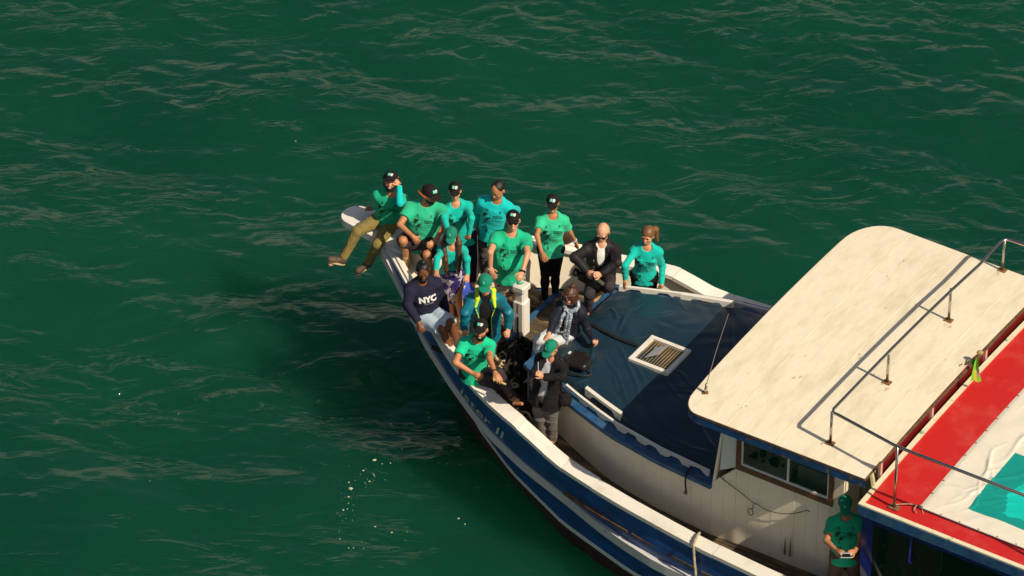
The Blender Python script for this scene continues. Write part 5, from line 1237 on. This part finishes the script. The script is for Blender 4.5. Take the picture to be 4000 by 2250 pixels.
# camera bag on the hip, notebook and pen of the writer
root, J, M, HM, base, s = PP[14]; c = at_y(zp(Z5, 1335, 870), 14, -.10); G = Field(c - .25, c + .25, .0075)
G.ell(c, np.eye(3), (.090, .065, .090), .02); G.ell(c - [0, .03, .01], np.eye(3), (.075, .055, .070), .02); G.ell(c + [.0, 0, .075], np.eye(3), (.07, .05, .03), .02)
cb = fthing(G, 'camera_bag', black_c, c, 'small black camera bag hanging at the hip of the cardigan wearer', 'bag', .004, 30)
mb = MB(); mb.tube(spl([c + [.02, 0, .08], J['pel'] + M[1] * .02 + M[0] * .19 + M[2] * .2, J['shL'] + M[2] * .09, J['neck'] + M[0] * .08 + M[2] * .05, J['neck'] - M[1] * .10, J['pel'] - M[1] * .16 + M[2] * .25, c + [-.03, .06, .08]], 8), .011, 6); part(mb, 'shoulder_strap', black_m, cb, True)
c = J['wrR'] + nrm(J['htR'] - J['wrR']) * .10 + np.array([-.04, -.05, -.02]); c = at_y(zp(Z5, 985, 650), 14, -.30); ax = [(.55, -.5, .45), (.6, .75, .2), (-.3, .1, .9)]
thing(boxat(c, ax, (.12, .17, .012)), 'notepad', mat('dark_notepad', (.02, .02, .022), .6), c, 'dark notepad held open by the person writing on the side deck', 'notepad')
c = at_y(zp(Z5, 1060, 525), 14, -.33); mb = MB(); mb.tube([c + [-.0, -.02, -.07], c + [.0, .0, .06]], .005, 6); thing(mb, 'pen', mat('pale_blue_pen', (.45, .55, .7), .4), c, 'pale pen in the hand of the person writing on the side deck', 'pen')
# camcorder
c = at_y(zp(Z3, 690, 980), 7, -.30); ax = np.stack([nrm([.82, -.42, -.28]), nrm([.45, .88, 0]), nrm(np.cross([.82, -.42, -.28], [.45, .88, 0]))]); vm = mat('camcorder_black', (.012, .012, .012), .4); gm = mat('grey_foam', (.05, .055, .04), .9, var=.3)
vc = thing(boxat(c, ax, (.24, .085, .10)), 'video_camera', vm, c, 'black shoulder video camera with fluffy microphone held by the bald person', 'camera')
X = ax[0]; Zx = ax[2] if ax[2][2] > 0 else -ax[2]
mb = MB(); mb.tube([c - X * .12, c - X * .15, c - X * .15, c - X * .21], [.038, .038, .050, .056], 14); part(mb, 'lens', vm, vc, True)
mb = MB(); mb.tube([c + X * .09 + Zx * .07, c + X * .11 + Zx * .07, c + X * .20 + Zx * .055, c + X * .22 + Zx * .055], [.014, .028, .028, .012], 12); part(mb, 'microphone', gm, vc, True)
mb = MB(); mb.tube(spl([c - X * .08 + Zx * .05, c - X * .07 + Zx * .09, c + X * .05 + Zx * .09, c + X * .07 + Zx * .05], 4), .012, 8); part(mb, 'carry_handle', vm, vc, True)
part(boxat(c + X * .14 - Zx * .01, ax, (.07, .06, .05)), 'viewfinder', vm, vc)
# carabiner lanyard on the black jacket
root, J, M, HM, base, s = PP[7]; mb = MB(); c = J['pel'] + M[2] * .27 - M[0] * .085 + M[1] * .165
mb.tube([c + M[2] * .10 - base, c - base], .006, 6); mb.tube([c - M[2] * .03 + M[0] * .016 * math.cos(q) + M[2] * .026 * math.sin(q) - base for q in np.linspace(0, 6.28, 14)], .004, 6); mb.build('carabiner', steel, root, True)
# remote controller
root, J, M, HM, base, s = PP[15]; c = (J['htR'] + J['htL']) / 2 + np.array([0, -.03, .0]); ax = [(1, 0, 0), (0, .6, .8), (0, -.8, .6)]
rc = thing(boxat(c, ax, (.13, .06, .035)), 'remote_controller', mat('grey_controller', (.42, .42, .42), .45), c, 'light grey remote controller held in both hands by the person in shade', 'controller')
part(boxat(c + nrm(ax[2]) * .02, ax, (.09, .04, .006)), 'screen', lens_m, rc)
for sg in (-1, 1): mb = MB(); mb.tube([c + np.array([sg * .055, -.01, .0]), c + np.array([sg * .055, -.035, .018])], .010, 8); part(mb, 'thumb_stick', vm, rc)
# little stick of the person on the near rail
a = at_y(zp(Z5, 608, 662), 12, -.42); b = at_y(zp(Z5, 726, 716), 12, -.50); mb = MB(); mb.bar(a, b, .022, .012); thing(mb, 'wooden_stick', mat('pale_wood', (.62, .50, .22), .6, var=.2), (a + b) / 2, 'pale flat wooden stick held by the person sitting on the near rail', 'stick')
# bottle in the hand on the post
root, J, M, HM, base, s = PP[5]; c = J['htL'] + np.array([.01, -.02, -.01]); mb = MB(); mb.tube([c + [-.035, 0, 0], c + [.02, 0, 0], c + [.035, 0, .0], c + [.05, 0, 0]], [.022, .022, .012, .012], 10)
thing(mb, 'small_bottle', mat('green_plastic', (.05, .35, .22), .3), c, 'small green bottle-like thing under the hand on the white post', 'bottle', True)
# sarong corner
root, J, M, HM, base, s = PP[9]; a = J['hipL'] + M[0] * .10 + M[1] * .10; mb = MB(); V = []
p = [a, a + [.09, -.06, -.13], a + [.13, -.10, -.34], a + [-.03, -.12, -.40], a + [-.05, -.1, -.15]]; mb.add([q - base for q in p] + [q - base + np.array([0, .008, 0]) for q in p], [(0,1,2,3,4), (9,8,7,6,5), (0,5,6,1), (1,6,7,2), (2,7,8,3), (3,8,9,4), (4,9,5,0)]); mb.build('sarong_corner', mat('blue_sarong_edge', (.03, .07, .45), .8, chips=(.5, .5, .6), cth=.62, cscale=12), root)
# dark bundle hung on the far rail behind the big-bellied person
c = bw(-.18, 1.36, 1.96); E3 = np.stack([nrm([.75, -.55, -.3]), nrm([.55, .8, 0]), nrm(np.cross([.75, -.55, -.3], [.55, .8, 0]))]); G = Field(c - .4, c + .4, .009); G.ell(c, E3, (.22, .10, .13), .02); G.ell(c + E3[0] * .08, E3, (.13, .11, .14), .03)
fthing(G, 'duffel_bag', mat('dark_brown_canvas', (.045, .018, .012), .8, var=.4), c, 'dark brown canvas bundle hung over the far bow rail', 'bag', .010, 16)
# ---- heap of ropes round the samson post
def heap(seed, n, cen, spread, r_, length, zlo, name, m, label, twist=.9, wob=.14):
    r = np.random.default_rng(seed); mb = MB()
    for k in range(n):
        p = np.array([r.normal(0, spread[0]), r.normal(0, spread[1]), 0]); a = r.uniform(0, 6.28); pts = []; rad = r.uniform(.09, .22)
        for j in range(length):
            a += r.uniform(.25, .6); q = p + np.array([math.cos(a) * rad * r.uniform(.7, 1.3), math.sin(a) * rad * r.uniform(.7, 1.3), 0])
            hh = max(0, 1 - (q[0] / spread[0] / 2.4)**2 - (q[1] / spread[1] / 2.4)**2); u, v = cen[0] + q[0], cen[1] + q[1]; z = zdeck(u) + zlo + r_ + hh * spread[2] * r.uniform(.15, 1.0)
            pts.append((u, v, z)); p += np.array([r.normal(0, .035), r.normal(0, .035), 0])
        mb.tube(spl(pts, 7), r_ * r.uniform(.8, 1.15), 7, tw=twist)
    base = bw(cen[0], cen[1], zdeck(cen[0])); mb.V = [tuple(bw(*v)) for v in mb.V]; return thing(mb, name, m, base, label, 'rope', True)
heap(1, 26, (.48, -.55), (.19, .19, .50), .017, 20, 0, 'rope_heap', rope_dark, 'heap of thick dark ropes piled on deck by the white post')
heap(2, 9, (.28, -.80), (.08, .10, .36), .015, 14, .10, 'rope_coil', rope_pale, 'pale straw coloured rope bundled beside the dark rope heap')
heap(3, 6, (-.05, .42), (.20, .18, .05), .017, 13, 0, 'hose_coils', rope_dark, 'loose dark hose coils on deck by the bare feet', 0)
heap(5, 7, (.85, -1.3), (.12, .08, .14), .018, 12, 0, 'rope_tangle', rope_dark, 'dark rope end trailing to the side deck at the trouser legs')
mb = MB(); bz = [bw(u, v, zdeck(u) + .01 + random.uniform(0, .01)) for u, v in ((.0, .35), (.18, .55), (.05, .75), (-.2, .6), (-.12, .38))]
# antenna on the wheelhouse roof
a = atz(2755, 1535, 3.22); mb = MB(); mb.tube([a, a + [.004, 0, .05], a + [.012, 0, .13]], [.022, .018, .016], 10); an_ = thing(mb, 'whip_antenna', steel, a, 'thin whip antenna on the near front corner of the white roof', 'antenna', True)
mb = MB(); mb.tube([a + [.01, 0, .12], a + [.11, 0, .62], a + [.235, 0, 1.15]], [.005, .0045, .004], 6); part(mb, 'whip', mat('antenna_whip', (.25, .2, .17), .5), an_)
part(boxat(a + [0, 0, .006], np.eye(3), (.07, .055, .01)), 'foot', rust, an_)
# flag and its float at the roof edge
a = atz(3757, 1437, 3.24); b = atz(3818, 1385, 3.42); mb = MB(); mb.tube([a, b], .009, 6); fl = thing(mb, 'flag', brown, a, 'small green and yellow flag hanging from a stick at the roof edge', 'flag')
mb = MB(); ico(mb, b + [.03, .0, .03], (.045, .03, .03)); part(mb, 'cork_float', mat('old_cork', (.38, .25, .09), .8, var=.3), fl, True)
V = []; nn_ = 10
for i in range(nn_):
    t = i / (nn_ - 1); w0 = .010 + .055 * t
    for j in range(4): x = (j / 3 - .6) * 2 * w0; V.append(b + np.array([x - .005 + .02 * t * t, -.02 - .02 * math.sin(j * 2.2 + t * 3) , -.02 - .36 * t]))
F = [(i*4+j, i*4+j+1, (i+1)*4+j+1, (i+1)*4+j) for i in range(nn_ - 1) for j in range(3)]
mi = [1 if (5 <= i <= 8 and j == 1) else (2 if (4 <= i <= 6 and j == 2) else 0) for i in range(nn_ - 1) for j in range(3)]
b_ = np.array(fl.location); mk('flag_cloth', np.array(V) - b_, F, [mat('flag_green', (.16, .56, .04), .7), mat('flag_yellow', (.75, .62, .05), .7), mat('flag_grey_disc', (.42, .40, .36), .7)], fl, True, mi)
mb = MB(); mb.add([b + [-.005, -.0, -.05], b + [-.02, -.01, -.15], b + [-.09, -.0, -.13], b + [-.10, 0, -.09]], [(0, 1, 2, 3)]); part(mb, 'flag_fold', mat('flag_dark_green', (.01, .16, .015), .7), fl)
mb = MB()
for p, q in (((0,0,0), (-.05,0,.03)), ((0,0,0), (.0,.0,.06)), ((0,0,0), (-.03,-.02,.05)), ((0,0,-.03), (.02,0,.03)), ((-.05,0,.03), (-.0,-.0,.06))): mb.tube([a + p, a + q], .004, 5)
part(mb, 'lashing', black_m, fl)
# ---- banner on the red roof
def banner():
    nu_, nv_ = 150, 150; u = np.linspace(6.72, 9.5, nu_); v = np.linspace(-1.89, 1.9, nv_); U, V_ = np.meshgrid(u, v, indexing='ij')
    Zb = 2.80 + .07 * (1 - (V_ / 2.2)**2) + .014; r = np.random.default_rng(12)
    for k in range(64):
        c0 = np.array([r.uniform(6.9, 8.7), r.uniform(-1.75, .9)]); a = r.choice([R(35), R(60), R(140), R(20)]) + r.normal(0, .35); ln = r.uniform(.12, .5); c0[0] = max(c0[0], 6.95); c0[1] = max(c0[1], -1.65); d = (U - c0[0]) * math.cos(a) + (V_ - c0[1]) * math.sin(a); e = -(U - c0[0]) * math.sin(a) + (V_ - c0[1]) * math.cos(a) + .12 * np.sin(d * 6 + k)
        Zb += r.uniform(.006, .022) * np.exp(-(d / ln)**2 - (e / r.uniform(.010, .030))**2)
    eg0 = np.clip(np.minimum(U - 6.72, V_ + 1.89) / .22, 0, 1); Zb = (2.80 + .07 * (1 - (V_ / 2.2)**2) + .014) * (1 - eg0) + Zb * eg0
    Zb += eg0 * (.004 * np.sin(U * 6 + 2 * np.sin(V_ * 4)) + .003 * np.sin(V_ * 9 + 2 * np.sin(U * 3))); eg = np.minimum(U - 6.72, V_ + 1.89); Zb -= .012 * np.exp(-(eg / .03)**2)
    F = []; mi = []; idx = np.arange(nu_ * nv_).reshape(nu_, nv_)
    wob = lambda t: .10 * np.sin(t * 5 + 1) + .06 * np.sin(t * 13) + .035 * np.sin(t * 29 + 2)
    for i in range(nu_ - 1):
        for j in range(nv_ - 1):
            uu, vv = u[i], v[j]; t = 0
            if uu > 7.20 and vv > -1.64 and vv < -.50:
                t = 1
            F.append((idx[i, j], idx[i+1, j], idx[i+1, j+1], idx[i, j+1])); mi.append(t)
    W = np.stack([U, V_, Zb], -1).reshape(-1, 3); base = bw(6.72, -1.89, 2.82); W = np.array([bw(*p) for p in W]) - base
    t = teal_m.node_tree; bs_ = t.nodes['Principled BSDF']; at_ = t.nodes.new('ShaderNodeAttribute'); at_.attribute_name = 'print'; n_ = t.nodes.new('ShaderNodeTexNoise'); n_.inputs['Scale'].default_value = 4.2; n_.inputs['Detail'].default_value = 4
    t.links.new(at_.outputs['Vector'], n_.inputs[0]); sp_ = t.nodes.new('ShaderNodeSeparateXYZ'); t.links.new(at_.outputs['Vector'], sp_.inputs[0])
    def mth(op, a, b):
        q = t.nodes.new('ShaderNodeMath'); q.operation = op
        for i_, x in enumerate((a, b)):
            if hasattr(x, 'links'): t.links.new(x, q.inputs[i_])
            else: q.inputs[i_].default_value = x
        return q.outputs[0]
    nn = mth('MULTIPLY', mth('SUBTRACT', n_.outputs[0], .5), .75)
    mk_ = mth('MULTIPLY', mth('GREATER_THAN', mth('ADD', sp_.outputs[0], nn), 7.55), mth('GREATER_THAN', mth('SUBTRACT', sp_.outputs[1], mth('MULTIPLY', nn, .5)), -1.50))
    mx_ = t.nodes.new('ShaderNodeMix'); mx_.data_type = 'RGBA'; t.links.new(mk_, mx_.inputs[0]); mx_.inputs[6].default_value = (.005, .27, .24, 1); mx_.inputs[7].default_value = (.004, .50, .43, 1); t.links.new(mx_.outputs[2], bs_.inputs['Base Color'])
    o = mk('banner', W, F, [banner_m, teal_m, turq_m], None, True, mi)
    A_ = o.data.attributes.new('print', 'FLOAT_VECTOR', 'POINT'); A_.data.foreach_set('vector', np.stack([U, V_, U * 0], -1).astype(np.float32).ravel()); o.location = base; tag(o, 'large creased white banner with teal print lashed over the red roof', 'banner')
    for k in range(12):
        for (uu, vv) in ((6.74, -1.87 + .26 * k), (6.75 + .24 * k, -1.87)):
            if uu > 9.4: continue
            i = min(nu_ - 1, int((uu - 6.72) / 2.78 * (nu_ - 1))); j = int((vv + 1.89) / 3.79 * (nv_ - 1)); p = bw(uu, vv, Zb[i, j] + .004) - base
            mb = MB(); mb.tube([p, p + [0, 0, .004]], .010, 8); mb.build('eyelet', rust, o)
    mb = MB(); p0 = bw(6.74, -1.87, 2.84) - base; p1 = bw(6.48, -2.03, 2.85) - base; mb.tube(spl([p0, (p0 + p1) / 2 + [0, 0, .02], p1], 5), .006, 5)
    mb.tube(spl([p0, p0 + [-.05, -.02, .03], p0 + [-.09, -.06, .0], p0 + [-.07, -.12, -.0]], 5), .007, 5); mb.tube(spl([p0, p0 + [0, -.05, .0], p0 + [.01, -.12, -.02]], 4), .004, 5); mb.build('lashing_cord', rope_mid, o)
banner()
